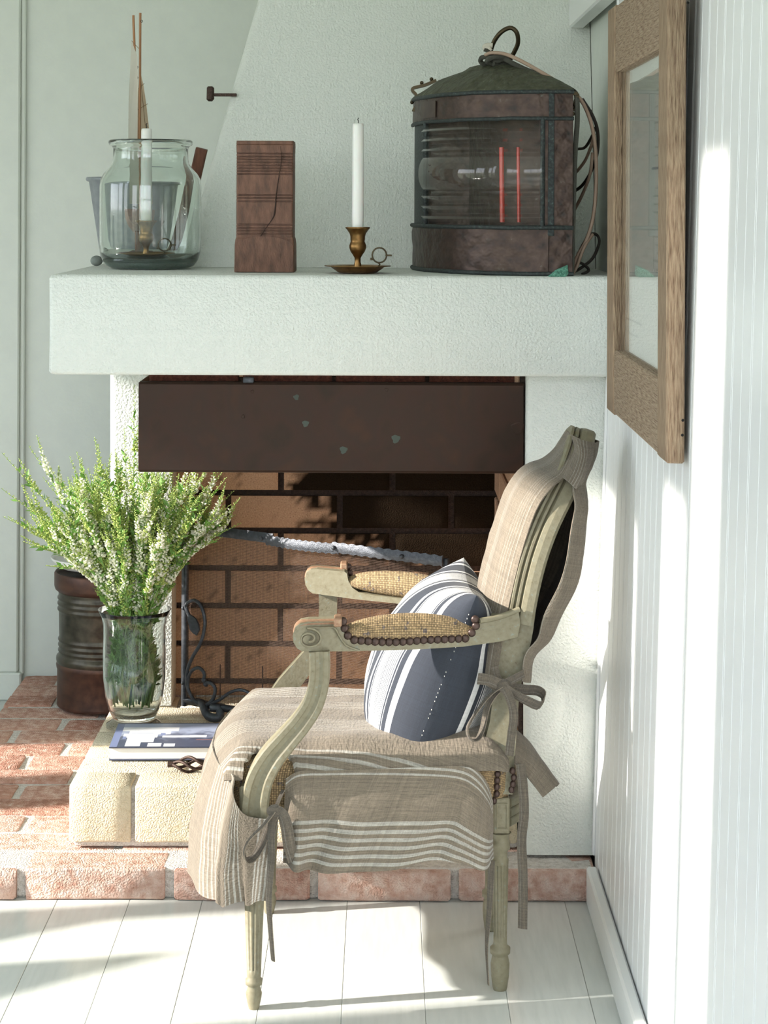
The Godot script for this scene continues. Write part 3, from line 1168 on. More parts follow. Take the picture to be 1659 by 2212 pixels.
func build_chair() -> void:
	var ch := thing("armchair", D(0.0, 0.0, MID), "carved armchair with worn grey-green paint and burlap arm pads", "armchair")
	var paint: Material = mats.chair_paint
	for far in [false, true]:
		# front leg, turned and fluted
		var s := Shape.new()
		var foot := D(-0.2125, 0, 3.34)
		s.lathe(foot, [Vector2(0.0085, 0.0), Vector2(0.0095, 0.004), Vector2(0.0125, 0.018), Vector2(0.0135, 0.026), Vector2(0.0105, 0.036), Vector2(0.0105, 0.039), Vector2(0.0140, 0.041), Vector2(0.0142, 0.049), Vector2(0.0112, 0.052), Vector2(0.0118, 0.056), Vector2(0.0122, 0.066), Vector2(0.0122, 0.067), Vector2(0.0175, 0.2), Vector2(0.0195, 0.268), Vector2(0.0195, 0.269), Vector2(0.0195, 0.276), Vector2(0.0165, 0.280), Vector2(0.0165, 0.290), Vector2(0.0225, 0.294), Vector2(0.0225, 0.303)], 48, true, 12, 0.0032, 0.0665, 0.2685)
		put("leg", mirror_shape(s, far), paint, ch)
		s = Shape.new()
		s.box(foot + Vector3(-0.024, 0.303, -0.024), foot + Vector3(0.024, 0.378, 0.024), 0.003)
		put("corner_block", mirror_shape(s, far), paint, ch)
		# rear leg
		s = Shape.new()
		var rear := D(0.2045, 0, 3.425)
		s.lathe(rear, [Vector2(0.0115, 0.0), Vector2(0.0125, 0.004), Vector2(0.0155, 0.025), Vector2(0.0162, 0.045), Vector2(0.0135, 0.058), Vector2(0.0135, 0.060), Vector2(0.0172, 0.063), Vector2(0.0175, 0.072), Vector2(0.0125, 0.076), Vector2(0.0118, 0.082), Vector2(0.0118, 0.092), Vector2(0.0118, 0.093), Vector2(0.0140, 0.215), Vector2(0.0140, 0.216), Vector2(0.0140, 0.224), Vector2(0.0120, 0.228), Vector2(0.0122, 0.238), Vector2(0.0165, 0.242), Vector2(0.0165, 0.252), Vector2(0.0145, 0.256), Vector2(0.0145, 0.266), Vector2(0.018, 0.270)], 48, true, 12, 0.003, 0.0925, 0.2155)
		put("leg", mirror_shape(s, far), paint, ch)
		# square rosette block above it, with a sunk panel framed by a bead
		s = Shape.new()
		var bl := rear + Vector3(0.002, 0.270, 0.0)
		s.box(bl + Vector3(-0.015, 0, -0.018), bl + Vector3(0.0125, 0.062, 0.0135), 0.002)
		for q in [[-0.0105, 0.010, -0.008, 0.052], [0.0065, 0.010, 0.009, 0.052], [-0.0105, 0.0085, 0.009, 0.011], [-0.0105, 0.051, 0.009, 0.0535]]:
			s.box(bl + Vector3(q[0], q[1], 0.0125), bl + Vector3(q[2], q[3], 0.0152), 0.0006)
		put("rosette_block", mirror_shape(s, far), paint, ch)
		# back post, from the seat rail to the arm joint
		s = Shape.new()
		px_slab(s, [[1076, 1716], [1108, 1716], [1112, 1640], [1120, 1520], [1133, 1430], [1147, 1388], [1152, 1360], [1160, 1300], [1100, 1290], [1094, 1312], [1084, 1372], [1074, 1430], [1066, 1500], [1058, 1560], [1044, 1612], [1028, 1660], [1076, 1668]], func(_x: float, y: float) -> float: return 3.413 + 0.022 * (1716.0 - y) / 430.0, 0.036)
		put("back_post", mirror_shape(s, far), paint, ch)
		# seat side rail
		s = Shape.new()
		s.sweep([D(-0.19, 0.349, 3.352), D(0.19, 0.349, 3.418)], rounded_rect(0.054, 0.026, 0.004, 2), Vector3(0, 0, 1), [], -1)
		put("side_rail", mirror_shape(s, far), paint, ch)
		# arm with its scrolled front
		s = Shape.new()
		var dep := func(x: float, _y: float) -> float: return 3.293 + 0.118 * clampf((x - 632.0) / 490.0, 0, 1)
		px_slab(s, [[652, 1407], [641, 1400], [634, 1388], [632, 1374], [637, 1357], [648, 1348], [664, 1345], [700, 1344], [732, 1343], [738, 1346], [742, 1364], [752, 1380], [768, 1389], [800, 1391], [860, 1391], [930, 1388], [985, 1381], [1018, 1370], [1034, 1354], [1038, 1342], [1060, 1338], [1085, 1331], [1120, 1318], [1124, 1346], [1118, 1376], [1080, 1386], [1000, 1397], [900, 1403], [760, 1407]], dep, 0.046)
		put("arm", mirror_shape(s, far), paint, ch)
		# three reeds along the top where arm meets post
		for k in 3:
			s = Shape.new()
			s.tube(pxpath([[1036, 1341, 3.388 + 0.011 * k], [1065, 1336, 3.396 + 0.011 * k], [1095, 1327, 3.403 + 0.011 * k], [1122, 1316, 3.410 + 0.011 * k]], 6), 0.0048, 8)
			put("reed", mirror_shape(s, far), paint, ch)
		# worn top of the scroll
		s = Shape.new()
		s.tube(pxpath([[637, 1366, 3.3155], [641, 1352, 3.3155], [655, 1344.5, 3.3165], [690, 1343, 3.324], [730, 1342, 3.333]], 10), 0.0195, 10, false, 0.16)
		s.box(W(722, 1345, 3.334) + Vector3(0, 0, 0.0), W(738, 1336, 3.298), 0.002)
		put("worn_top", mirror_shape(s, far), mats.chair_worn, ch)
		# carved volute: a raised spiral and an ogee line
		s = Shape.new()
		var sp := []
		for k in 34:
			var t := k / 33.0
			var an := -PI * 0.55 + t * PI * 3.1
			var r := lerpf(25.0, 6.5, t)
			sp.append(W(668 + cos(an) * r * 1.18, 1380 + sin(an) * r * 0.92, 3.2985))
		s.tube(sp, 0.0019, 6)
		s.tube(pxpath([[668, 1357, 3.2985], [700, 1356, 3.307], [722, 1356, 3.312], [732, 1372, 3.3145], [748, 1394, 3.3185], [776, 1405, 3.325]], 14), 0.0019, 6)
		put("volute", mirror_shape(s, far), paint, ch)
		s = Shape.new()
		var sp2 := []
		for q in sp:
			sp2.append(q)
		for k in sp2.size():
			var t := k / 33.0
			var an := -PI * 0.55 + t * PI * 3.1
			var r := lerpf(22.0, 3.5, t)
			sp2[k] = W(668 + cos(an) * r * 1.18, 1380 + sin(an) * r * 0.92, 3.2988)
		s.tube(sp2, 0.0011, 5)
		put("carved_line", mirror_shape(s, far), mats.groove, ch)
		# S-curved arm support with a long sunk flute
		s = Shape.new()
		var path := pxpath([[690, 1404, 3.314], [691, 1440, 3.314], [688, 1480, 3.314], [676, 1520, 3.315], [652, 1558, 3.317], [620, 1596, 3.320], [588, 1634, 3.324], [564, 1676, 3.328], [553, 1720, 3.331], [550, 1768, 3.333]], 26)
		var prof := [Vector2(0.0185, -0.018), Vector2(0.0185, 0.014), Vector2(0.016, 0.018), Vector2(0.0085, 0.018), Vector2(0.0065, 0.0155), Vector2(0.0, 0.0135), Vector2(-0.0065, 0.0155), Vector2(-0.0085, 0.018), Vector2(-0.016, 0.018), Vector2(-0.0185, 0.014), Vector2(-0.0185, -0.018)]
		var sc := []
		for k in path.size():
			sc.append(0.92 + 0.34 * smoothstep(0.35, 0.9, float(k) / path.size()))
		s.sweep(path, prof, Vector3(0, 0, 1), sc, -1)
		put("arm_support", mirror_shape(s, far), paint, ch)
		# upholstered pad
		s = Shape.new()
		var rings := []
		for i in 21:
			var t := i / 20.0
			var x := lerpf(738.0, 1036.0, t)
			var e := pow(sin(PI * clampf(t, 0.012, 0.988)), 0.42)
			var ymid := lerpf(1366.0, 1364.0, t) - 3.0 * sin(PI * t)
			var d0: float = dep.call(x, 0.0)
			var ring := []
			for k in 14:
				var a := TAU * k / 14.0
				var c := W(x, ymid, d0 + 0.023)
				var up := sin(a)
				ring.append(c + Vector3(0, up * (0.0305 if up > 0 else 0.0185) * e - 0.001, cos(a) * 0.0262 * (0.8 + 0.2 * e)))
			rings.append(ring)
		s.loft(rings, true, true, 0, 0.125)
		put("arm_pad", mirror_shape(s, far), mats.burlap, ch)
		# row of upholstery nails
		var nail := Shape.new()
		nail.ball(Vector3.ZERO, Vector3(0.0072, 0.0072, 0.0045), 10, 5)
		var nm := nail.mesh()
		var spots := [[741, 1342], [744, 1357], [751, 1373]]
		for k in 17:
			var t := k / 16.0
			spots.append([lerpf(765.0, 1005.0, t), 1382.5 + 4.5 * sin(PI * minf(t * 1.6, 1.0)) - 9.0 * maxf(0.0, t - 0.62)])
		spots.append_array([[1019, 1367], [1028, 1352], [1026, 1338]])
		for q in spots:
			var at := W(q[0], q[1], dep.call(q[0], 0.0) - 0.001)
			if far:
				at = far_side(at)
			shared("nail", nm, mats.nail, ch, Transform3D(Basis(), at - ch.position))
	# front rail and bowed rear rail
	var s := Shape.new()
	s.sweep(curve([D(-0.214, 0.348, 3.36), D(-0.250, 0.348, 3.45), D(-0.262, 0.348, MID), D(-0.250, 0.348, 3.68), D(-0.214, 0.348, 3.77)], 16), rounded_rect(0.055, 0.026, 0.004, 2), Vector3(1, 0, 0), [], -1)
	put("front_rail", s, paint, ch)
	for k in 3:
		s = Shape.new()
		s.sweep(curve([D(0.212, 0.287 + 0.016 * k, 3.43), D(0.232, 0.287 + 0.016 * k, 3.47), D(0.244, 0.287 + 0.016 * k, MID), D(0.232, 0.287 + 0.016 * k, 3.66), D(0.212, 0.287 + 0.016 * k, 3.70)], 16), rounded_rect(0.0165, 0.026, 0.005, 3), Vector3(1, 0, 0), [], 0)
		put("rear_rail_moulding", s, paint, ch)
	# burlap seat beneath the cover
	s = Shape.new()
	var rings := []
	for q in [[0.332, 0.0], [0.345, 0.004], [0.385, 0.004], [0.405, -0.004], [0.416, -0.02], [0.422, -0.06], [0.424, -0.12]]:
		var ring := []
		for c in seat_outline(40):
			var v: Vector3 = c
			var mid := D(-0.02, 0, MID)
			var dir := (v - mid)
			dir = dir.normalized() * (dir.length() + q[1])
			ring.append(Vector3(mid.x + dir.x, q[0], mid.z + dir.z))
		rings.append(ring)
	s.loft(rings, true, true, 0, 1.6)
	put("seat", s, mats.burlap, ch)
	var nail2 := Shape.new()
	nail2.ball(Vector3.ZERO, Vector3(0.0055, 0.0065, 0.004), 8, 5)
	var nm2 := nail2.mesh()
	for q in [[1056, 1735], [1067, 1730], [1073, 1715], [1073, 1700], [1074, 1686], [1075, 1672], [1107, 1665], [1110, 1680], [1108, 1694], [1105, 1706]]:
		shared("nail", nm2, mats.nail, ch, Transform3D(Basis(), W(q[0], q[1], 3.402) - ch.position))
	# oval back frame: moulded stiles that meet in a crest
	var half := pxpath([[1124, 1345, 3.433], [1138, 1270, 3.436], [1156, 1200, 3.441], [1180, 1135, 3.449], [1206, 1082, 3.461], [1230, 1034, 3.481], [1248, 985, 3.512], [1256, 952, 3.545], [1258, 946, MID]], 30)
	var loop := half.duplicate()
	for k in range(half.size() - 2, -1, -1):
		loop.append(far_side(half[k]))
	var prof2 := [Vector2(-0.026, -0.016), Vector2(-0.026, 0.010), Vector2(-0.023, 0.015), Vector2(-0.019, 0.015), Vector2(-0.0165, 0.009), Vector2(-0.0135, 0.015), Vector2(-0.0095, 0.015), Vector2(-0.007, 0.009), Vector2(-0.004, 0.016), Vector2(0.004, 0.018), Vector2(0.016, 0.018), Vector2(0.021, 0.014), Vector2(0.021, -0.016)]
	s = Shape.new()
	# the profile keeps its front towards the sitter: build rings by hand
	var fr := []
	for i in loop.size():
		var a: Vector3 = loop[maxi(i - 1, 0)]
		var b: Vector3 = loop[mini(i + 1, loop.size() - 1)]
		var t := (b - a).normalized()
		var out_dir := (Vector3(0.30, -0.10, 0.0) - t * t.dot(Vector3(0.30, -0.10, 0.0))).normalized()
		var outer := t.cross(out_dir).normalized()
		var ring := []
		for q in prof2:
			ring.append(loop[i] + out_dir * q.x + outer * -q.y)
		fr.append(ring)
	s.loft(fr, true, true, -1)
	put("back_frame", s, paint, ch)
	s = Shape.new()
	var pad := []
	var uvs := []
	for i in 9:
		var row := []
		var ur := []
		for j in 13:
			var k := int(j / 12.0 * (half.size() - 4))
			var a: Vector3 = half[k]
			var b := far_side(a)
			row.append(a.lerp(b, 0.06 + 0.88 * i / 8.0) + Vector3(-0.004 - 0.012 * sin(PI * i / 8.0), 0, 0))
			ur.append(Vector2(0.3 * i / 8.0, 0.4 * j / 12.0))
		pad.append(row)
		uvs.append(ur)
	s.sheet(pad, uvs, 0.018)
	put("back_upholstery", s, mats.burlap, ch)


func seat_outline(n: int) -> Array:
	return curve([D(-0.235, 0, 3.345), D(-0.09, 0, 3.350), D(0.06, 0, 3.378), D(0.19, 0, 3.405), D(0.225, 0, 3.45), D(0.236, 0, MID), D(0.225, 0, 3.68), D(0.19, 0, 3.725), D(0.06, 0, 3.752), D(-0.09, 0, 3.78), D(-0.235, 0, 3.785), D(-0.268, 0, 3.70), D(-0.278, 0, MID), D(-0.268, 0, 3.43)], n, true)


# ------------------------------------------------------------------ linen covers and ties
func px_rows(near: Array, far: Array, n: int, m: int, bulge: Callable) -> Array:
	var a := curve(near, m)
	var b := curve(far, m)
	var out := []
	for i in n + 1:
		var row := []
		for j in m + 1:
			var t := float(i) / n
			var q: Vector3 = (a[j] as Vector3).lerp(b[j], t) + bulge.call(t, float(j) / m)
			# small creases, none along the two long edges
			var cr := 0.0042 * sin(PI * clampf(t, 0.0, 1.0)) * bump_noise.get_noise_3d(q.x * 2.2, q.y * 2.2, q.z * 2.2)
			row.append(q + Vector3(cr, cr * 0.5, cr))
		out.append(row)
	return out

func wpts(l: Array) -> Array:
	var o := []
	for q in l:
		o.append(W(q[0], q[1], q[2]))
	return o

func ribbon(s: Shape, pts: Array, width: float, across: Vector3, n := 18, twist := 0.0, ends := 1.0) -> void:
	var c := curve(pts, n)
	var rows := [[], [], []]
	var uvs := [[], [], []]
	var run := 0.0
	for i in c.size():
		var t := float(i) / n
		if i > 0:
			run += (c[i] as Vector3).distance_to(c[i - 1])
		var a: Vector3 = c[maxi(i - 1, 0)]
		var b: Vector3 = c[mini(i + 1, c.size() - 1)]
		var tg := (b - a).normalized()
		var ac := (across - tg * across.dot(tg)).normalized()
		ac = ac.rotated(tg, twist * t)
		var nn := tg.cross(ac)
		var w := width * lerpf(ends, 1.0, minf(1.0, minf(t, 1.0 - t) * 6.0))
		for k in 3:
			rows[k].append(c[i] + ac * w * (k - 1) * 0.5 + nn * (0.0016 if k == 1 else 0.0))
			uvs[k].append(Vector2(run, 0.01 * k))
	s.sheet(rows, uvs, 0.0016)

func build_covers() -> void:
	var cov := thing("seat_cover", D(0, 0.42, MID), "loose linen seat cover with pale stripes and tied corners", "seat cover")
	# top: u runs front to rear, v near to far; a round opening lets the arm support through
	var nu := 56
	var nv := 40
	var pts := []
	var uvs := []
	var c0 := Vector2(-0.186, 3.318)
	var flags := {}
	for i in nu + 1:
		var row := []
		var ur := []
		for j in nv + 1:
			var u := float(i) / nu
			var v := float(j) / nv
			var x := lerpf(-0.262, 0.216, u)
			var near := lerpf(3.322, 3.388, u * u * 0.5 + u * 0.5)
			var d := lerpf(near, 2.0 * MID - near, v)
			x -= 0.035 * sin(PI * v) * (1.0 - u)
			var edge := minf(minf(v, 1.0 - v) / 0.16, minf(u, 1.0 - u) / 0.12)
			var h := 0.398 + 0.038 * (1.0 - pow(1.0 - clampf(edge, 0, 1), 2.2)) + 0.004 * sin(PI * u)
			h += bump_noise.get_noise_2d(x * 1.2, d * 1.2) * 0.005
			if j == 0:
				h -= 0.012
				d -= 0.004
			var q := Vector2(x, d) - c0
			flags[i * 100 + j] = q.length() < 0.046 or (d < c0.y + 0.02 and absf(q.x) < 0.046)
			if q.length() < 0.046 and d > c0.y:
				q = q.normalized() * 0.046
				x = c0.x + q.x
				d = c0.y + q.y
			row.append(D(x, h, d))
			ur.append(Vector2(x + 0.3, 0.43 - (d - 3.34)))
		pts.append(row)
		uvs.append(ur)
	var s := Shape.new()
	s.sheet(pts, uvs, 0.003, func(i: int, j: int) -> bool: return not (flags[i * 100 + j] and flags[(i + 1) * 100 + j] and flags[i * 100 + j + 1] and flags[(i + 1) * 100 + j + 1]))
	put("top_panel", s, mats.linen, cov)
	# front skirt, from the far corner round to the near one
	var top := [D(-0.262, 0.400, 3.80), D(-0.283, 0.400, 3.72), D(-0.296, 0.400, 3.62), D(-0.296, 0.400, 3.50), D(-0.285, 0.400, 3.42), D(-0.268, 0.3995, 3.352), W(505, 1676, 3.318), W(503, 1708, 3.305), W(512, 1740, 3.301), W(532, 1761, 3.300), W(566, 1769, 3.300), W(602, 1767, 3.300)]
	var hem := [D(-0.315, 0.176, 3.83), D(-0.335, 0.176, 3.74), D(-0.343, 0.178, 3.65), D(-0.332, 0.180, 3.53), D(-0.320, 0.184, 3.43), D(-0.298, 0.188, 3.342), D(-0.274, 0.188, 3.304), D(-0.258, 0.1885, 3.299), D(-0.243, 0.189, 3.297), D(-0.228, 0.190, 3.296), D(-0.210, 0.192, 3.296), D(-0.190, 0.194, 3.296)]
	var front := px_rows(top, hem, 22, 70, func(t: float, w: float) -> Vector3:
		var f := sin(w * 21.0 + 0.6) * 0.009 + sin(w * 47.0) * 0.0035
		return Vector3(-f * t * (1.0 - smoothstep(0.75, 1.0, w)) - 0.018 * sin(PI * t) * (1.0 - w), -0.004 * sin(w * 31.0) * t, f * 0.4 * t))
	var fuv := []
	for i in front.size():
		var ur := []
		for j in front[i].size():
			var w: float = j / 70.0
			ur.append(Vector2(0.25 * i / 22.0, 0.02 + 0.56 * w))
		fuv.append(ur)
	s = Shape.new()
	s.sheet(front, fuv, 0.0025)
	put("front_skirt", s, mats.linen, cov)
	# side skirt towards the camera
	var t2 := [D(-0.160, 0.388, 3.327), D(-0.138, 0.3990, 3.331), D(-0.09, 0.3995, 3.336), D(-0.01, 0.3995, 3.347), D(0.07, 0.3995, 3.359), D(0.13, 0.3985, 3.368), D(0.160, 0.390, 3.373), D(0.179, 0.366, 3.379), D(0.188, 0.335, 3.383)]
	var h2 := wpts([[612, 1862, 3.330], [640, 1876, 3.296], [668, 1886, 3.290], [720, 1885, 3.300], [830, 1876, 3.318], [930, 1866, 3.312], [985, 1862, 3.330], [1040, 1872, 3.352], [1066, 1860, 3.372]])
	var side := px_rows(t2, h2, 26, 70, func(t: float, w: float) -> Vector3:
		var f := 0.012 * sin(w * 16.0 + 0.5) * t + 0.006 * sin(w * 33.0 + t * 3.0) * t + 0.010 * exp(-pow((w - 0.10) * 16.0, 2.0)) * t - 0.012 * exp(-pow((w - 0.04) * 24.0, 2.0)) * t
		f += 0.008 * exp(-pow((w - 0.78 - 0.08 * t) * 13.0, 2.0)) * t + 0.006 * sin(PI * t)
		return Vector3(0.0, 0.0, f))
	var suv := []
	for i in side.size():
		var ur := []
		for j in side[i].size():
			var w: float = j / 70.0
			ur.append(Vector2(w * 0.38, 0.43 + 0.178 * (i / 26.0) + 0.008 * sin(w * 5.0) - 0.016 * w))
		suv.append(ur)
	s = Shape.new()
	s.sheet(side, suv, 0.0025)
	put("side_skirt", s, mats.linen, cov)
	# rear flap that kicks out behind the chair
	var fa := wpts([[1108, 1572, 3.50], [1140, 1600, 3.50], [1168, 1640, 3.50], [1203, 1699, 3.49]])
	var fbp := wpts([[1112, 1650, 3.405], [1130, 1668, 3.415], [1148, 1690, 3.425], [1172, 1722, 3.435]])
	var flap := px_rows(fa, fbp, 12, 16, func(t: float, w: float) -> Vector3: return Vector3(0.014 * sin(PI * t) * w, 0.012 * sin(PI * t) * (0.4 + w), 0.012 * sin(PI * t)))
	var xuv := []
	for i in flap.size():
		var ur := []
		for j in flap[i].size():
			ur.append(Vector2(0.1 * j / 16.0, 0.452 + 0.065 * i / 12.0))
		xuv.append(ur)
	s = Shape.new()
	s.sheet(flap, xuv, 0.003)
	put("rear_flap", s, mats.linen, cov)
	# front tie: knot, loop and tails
	s = Shape.new()
	s.ball(W(593, 1752, 3.283), Vector3(0.013, 0.011, 0.009), 12, 8)
	put("tie_knot", s, mats.linen_tie, cov)
	s = Shape.new()
	ribbon(s, wpts([[592, 1752, 3.283], [570, 1782, 3.276], [540, 1812, 3.272], [528, 1838, 3.270], [534, 1858, 3.272], [550, 1850, 3.280], [566, 1822, 3.286], [580, 1786, 3.288], [594, 1756, 3.286]]), 0.022, Vector3(0.25, 0.1, 1.0), 34, 0.5)
	put("tie_loop", s, mats.linen_tie, cov)
	s = Shape.new()
	ribbon(s, wpts([[590, 1756, 3.280], [586, 1800, 3.276], [586, 1860, 3.280], [581, 1930, 3.284], [583, 1990, 3.284], [590, 2075, 3.284]]), 0.0135, Vector3(1, 0, 0.2), 30, 0.9)
	put("tie_tail", s, mats.linen_tie, cov)
	s = Shape.new()
	ribbon(s, wpts([[598, 1750, 3.282], [612, 1762, 3.278], [620, 1790, 3.280], [624, 1820, 3.284], [635, 1860, 3.288]]), 0.020, Vector3(1, 0, 0.5), 18, -0.8)
	put("tie_tail", s, mats.linen_tie, cov)
	s = Shape.new()
	ribbon(s, wpts([[594, 1748, 3.286], [602, 1728, 3.300], [612, 1706, 3.318]]), 0.007, Vector3(1, 0.3, 0.2), 8)
	put("tie_tail", s, mats.linen_tie, cov)
	# long tapes that hang at the rear corner
	s = Shape.new()
	ribbon(s, wpts([[1124, 1650, 3.400], [1130, 1700, 3.397], [1132, 1760, 3.395], [1127, 1815, 3.395], [1130, 1900, 3.395], [1129, 2006, 3.395]]), 0.0165, Vector3(1, 0, 0.15), 34, 0.25)
	put("tie_tail", s, mats.linen_tie, cov)
	s = Shape.new()
	ribbon(s, wpts([[1062, 1858, 3.370], [1060, 1910, 3.372], [1056, 1980, 3.374], [1051, 2050, 3.376], [1056, 2126, 3.376]]), 0.012, Vector3(1, 0, 0.4), 28, 1.2)
	put("tie_tail", s, mats.linen_tie, cov)

	# cover of the back
	var bc := thing("back_cover", D(0.27, 0.9, MID), "loose linen slipcover pulled over the armchair's oval back", "back cover")
	var near := wpts([[1246, 958, 3.515], [1236, 998, 3.478], [1222, 1030, 3.450], [1196, 1052, 3.440], [1166, 1090, 3.434], [1143, 1142, 3.430], [1121, 1210, 3.426], [1099, 1302, 3.421], [1086, 1372, 3.418], [1076, 1440, 3.416], [1071, 1492, 3.414]])
	var far := []
	for q in near:
		far.append(far_side(q) + Vector3(-0.008, 0, 0))
	var fp := px_rows(near, far, 24, 44, func(t: float, w: float) -> Vector3:
		var k := sin(PI * t)
		var b := (0.006 + 0.030 * smoothstep(0.0, 0.35, w)) * pow(k, 0.55)
		return Vector3(-b - 0.002 * sin(t * 19.0 + w * 7.0), b * 0.45 + 0.012 * k * (1.0 - smoothstep(0.0, 0.2, w)), 0.0))
	var puv := []
	for i in fp.size():
		var ur := []
		for j in fp[i].size():
			ur.append(Vector2(0.52 * j / 44.0, 0.01 + 0.30 * i / 24.0))
		puv.append(ur)
	s = Shape.new()
	s.sheet(fp, puv, 0.003)
	put("front_panel", s, mats.linen_back, bc)
	# piece that wraps round the near shoulder of the frame
	var wa := wpts([[1224, 930, 3.548], [1240, 962, 3.515], [1231, 998, 3.476], [1216, 1032, 3.446]])
	var wm := wpts([[1254, 950, 3.506], [1258, 985, 3.470], [1248, 1020, 3.442], [1234, 1046, 3.430]])
	var wb := wpts([[1284, 956, 3.530], [1280, 985, 3.505], [1270, 1024, 3.485], [1254, 1068, 3.472]])
	var ca := curve(wa, 14); var cm := curve(wm, 14); var cb := curve(wb, 14)
	var wr := []
	var wu := []
	for i in 11:
		var t := i / 10.0
		var row := []
		var ur := []
		for j in 15:
			row.append((ca[j] as Vector3) * (1 - t) * (1 - 2 * t) + (cm[j] as Vector3) * 4 * t * (1 - t) + (cb[j] as Vector3) * t * (2 * t - 1))
			ur.append(Vector2(0.12 * j / 14.0, 0.19 + 0.06 * t))
		wr.append(row)
		wu.append(ur)
	s = Shape.new()
	s.sheet(wr, wu, 0.003)
	put("shoulder_panel", s, mats.linen_back, bc)
	# back panel that hangs free behind, with its edge turned towards the camera
	var bo := wpts([[1284, 957, 3.530], [1276, 1010, 3.492], [1264, 1058, 3.462], [1265, 1112, 3.452], [1263, 1180, 3.446], [1243, 1262, 3.440], [1216, 1330, 3.436], [1186, 1380, 3.433], [1158, 1418, 3.430], [1142, 1475, 3.428]])
	var bi := wpts([[1270, 975, 3.520], [1262, 1020, 3.482], [1238, 1052, 3.444], [1238, 1105, 3.434], [1232, 1175, 3.428], [1206, 1258, 3.422], [1178, 1330, 3.420], [1158, 1376, 3.418], [1138, 1412, 3.416], [1124, 1470, 3.414]])
	var mar := px_rows(bi, bo, 6, 40, func(t: float, w: float) -> Vector3: return Vector3(0.003 * sin(w * 26.0), 0.0, 0.004 * sin(PI * t)))
	var bfar := []
	for q in bo:
		bfar.append(far_side(q))
	var bk := px_rows(bo, bfar, 14, 40, func(t: float, w: float) -> Vector3: return Vector3(0.010 * sin(PI * t), 0.0, 0.0) + (Vector3(0.003 * sin(w * 26.0), 0, 0) * (1.0 - t)))
	for pr in [[mar, "turned_edge", 0.23, 0.04], [bk, "back_panel", 0.02, 0.28]]:
		var gu := []
		for i in pr[0].size():
			var ur := []
			for j in pr[0][i].size():
				ur.append(Vector2(0.5 * j / 40.0, pr[2] + pr[3] * i / (pr[0].size() - 1.0)))
			gu.append(ur)
		s = Shape.new()
		s.sheet(pr[0], gu, 0.003)
		put(pr[1], s, mats.linen_back, bc)
	# far side of the cover, drawn shut over the far stile
	var fin := []
	var fout := []
	for q in bo:
		fout.append(far_side(q))
	for q in near:
		fin.append(far_side(q))
	var fs := px_rows(fin, fout, 5, 30, func(t: float, _w: float) -> Vector3: return Vector3(0, 0, -0.02 * sin(PI * t)))
	var fsu := []
	for i in fs.size():
		var ur := []
		for j in fs[i].size():
			ur.append(Vector2(0.5 * j / 30.0, 0.25 + 0.05 * i / 5.0))
		fsu.append(ur)
	s = Shape.new()
	s.sheet(fs, fsu, 0.003)
	put("far_side_panel", s, mats.linen_back, bc)
	# bow tied round the post
	s = Shape.new()
	s.ball(W(1086, 1481, 3.398), Vector3(0.014, 0.012, 0.010), 12, 8)
	put("tie_knot", s, mats.linen_tie, bc)
	for q in [
		[[[1086, 1482, 3.396], [1060, 1470, 3.388], [1032, 1466, 3.386]], 0.019, Vector3(0.1, 1, 0.1), "tie_tail", 0.2],
		[[[1086, 1482, 3.394], [1056, 1504, 3.388], [1028, 1540, 3.386], [1010, 1572, 3.386], [1014, 1594, 3.388], [1030, 1598, 3.392], [1042, 1574, 3.396], [1052, 1528, 3.398], [1068, 1500, 3.398], [1086, 1484, 3.397]], 0.011, Vector3(0.5, 0.25, 0.8), "tie_loop", 0.6],
		[[[1088, 1482, 3.393], [1102, 1510, 3.386], [1110, 1545, 3.386], [1105, 1590, 3.388], [1100, 1632, 3.390]], 0.015, Vector3(1, 0, 0.15), "tie_tail", 0.2],
		[[[1086, 1482, 3.396], [1110, 1498, 3.392], [1140, 1514, 3.400], [1166, 1524, 3.420], [1174, 1504, 3.436], [1160, 1492, 3.436], [1130, 1490, 3.420], [1100, 1484, 3.404], [1088, 1480, 3.398]], 0.018, Vector3(0.1, 0.9, 0.5), "tie_loop", 0.4],
		[[[1068, 1440, 3.404], [1074, 1462, 3.400], [1086, 1480, 3.396]], 0.012, Vector3(1, -0.3, 0), "tie_strap", 0.0],
		[[[1132, 1455, 3.412], [1112, 1466, 3.402], [1090, 1478, 3.396]], 0.016, Vector3(0.3, 1, 0), "tie_strap", 0.0],
	]:
		s = Shape.new()
		ribbon(s, wpts(q[0]), q[1], q[2], 30, q[4])
		put(q[3], s, mats.linen_tie, bc)


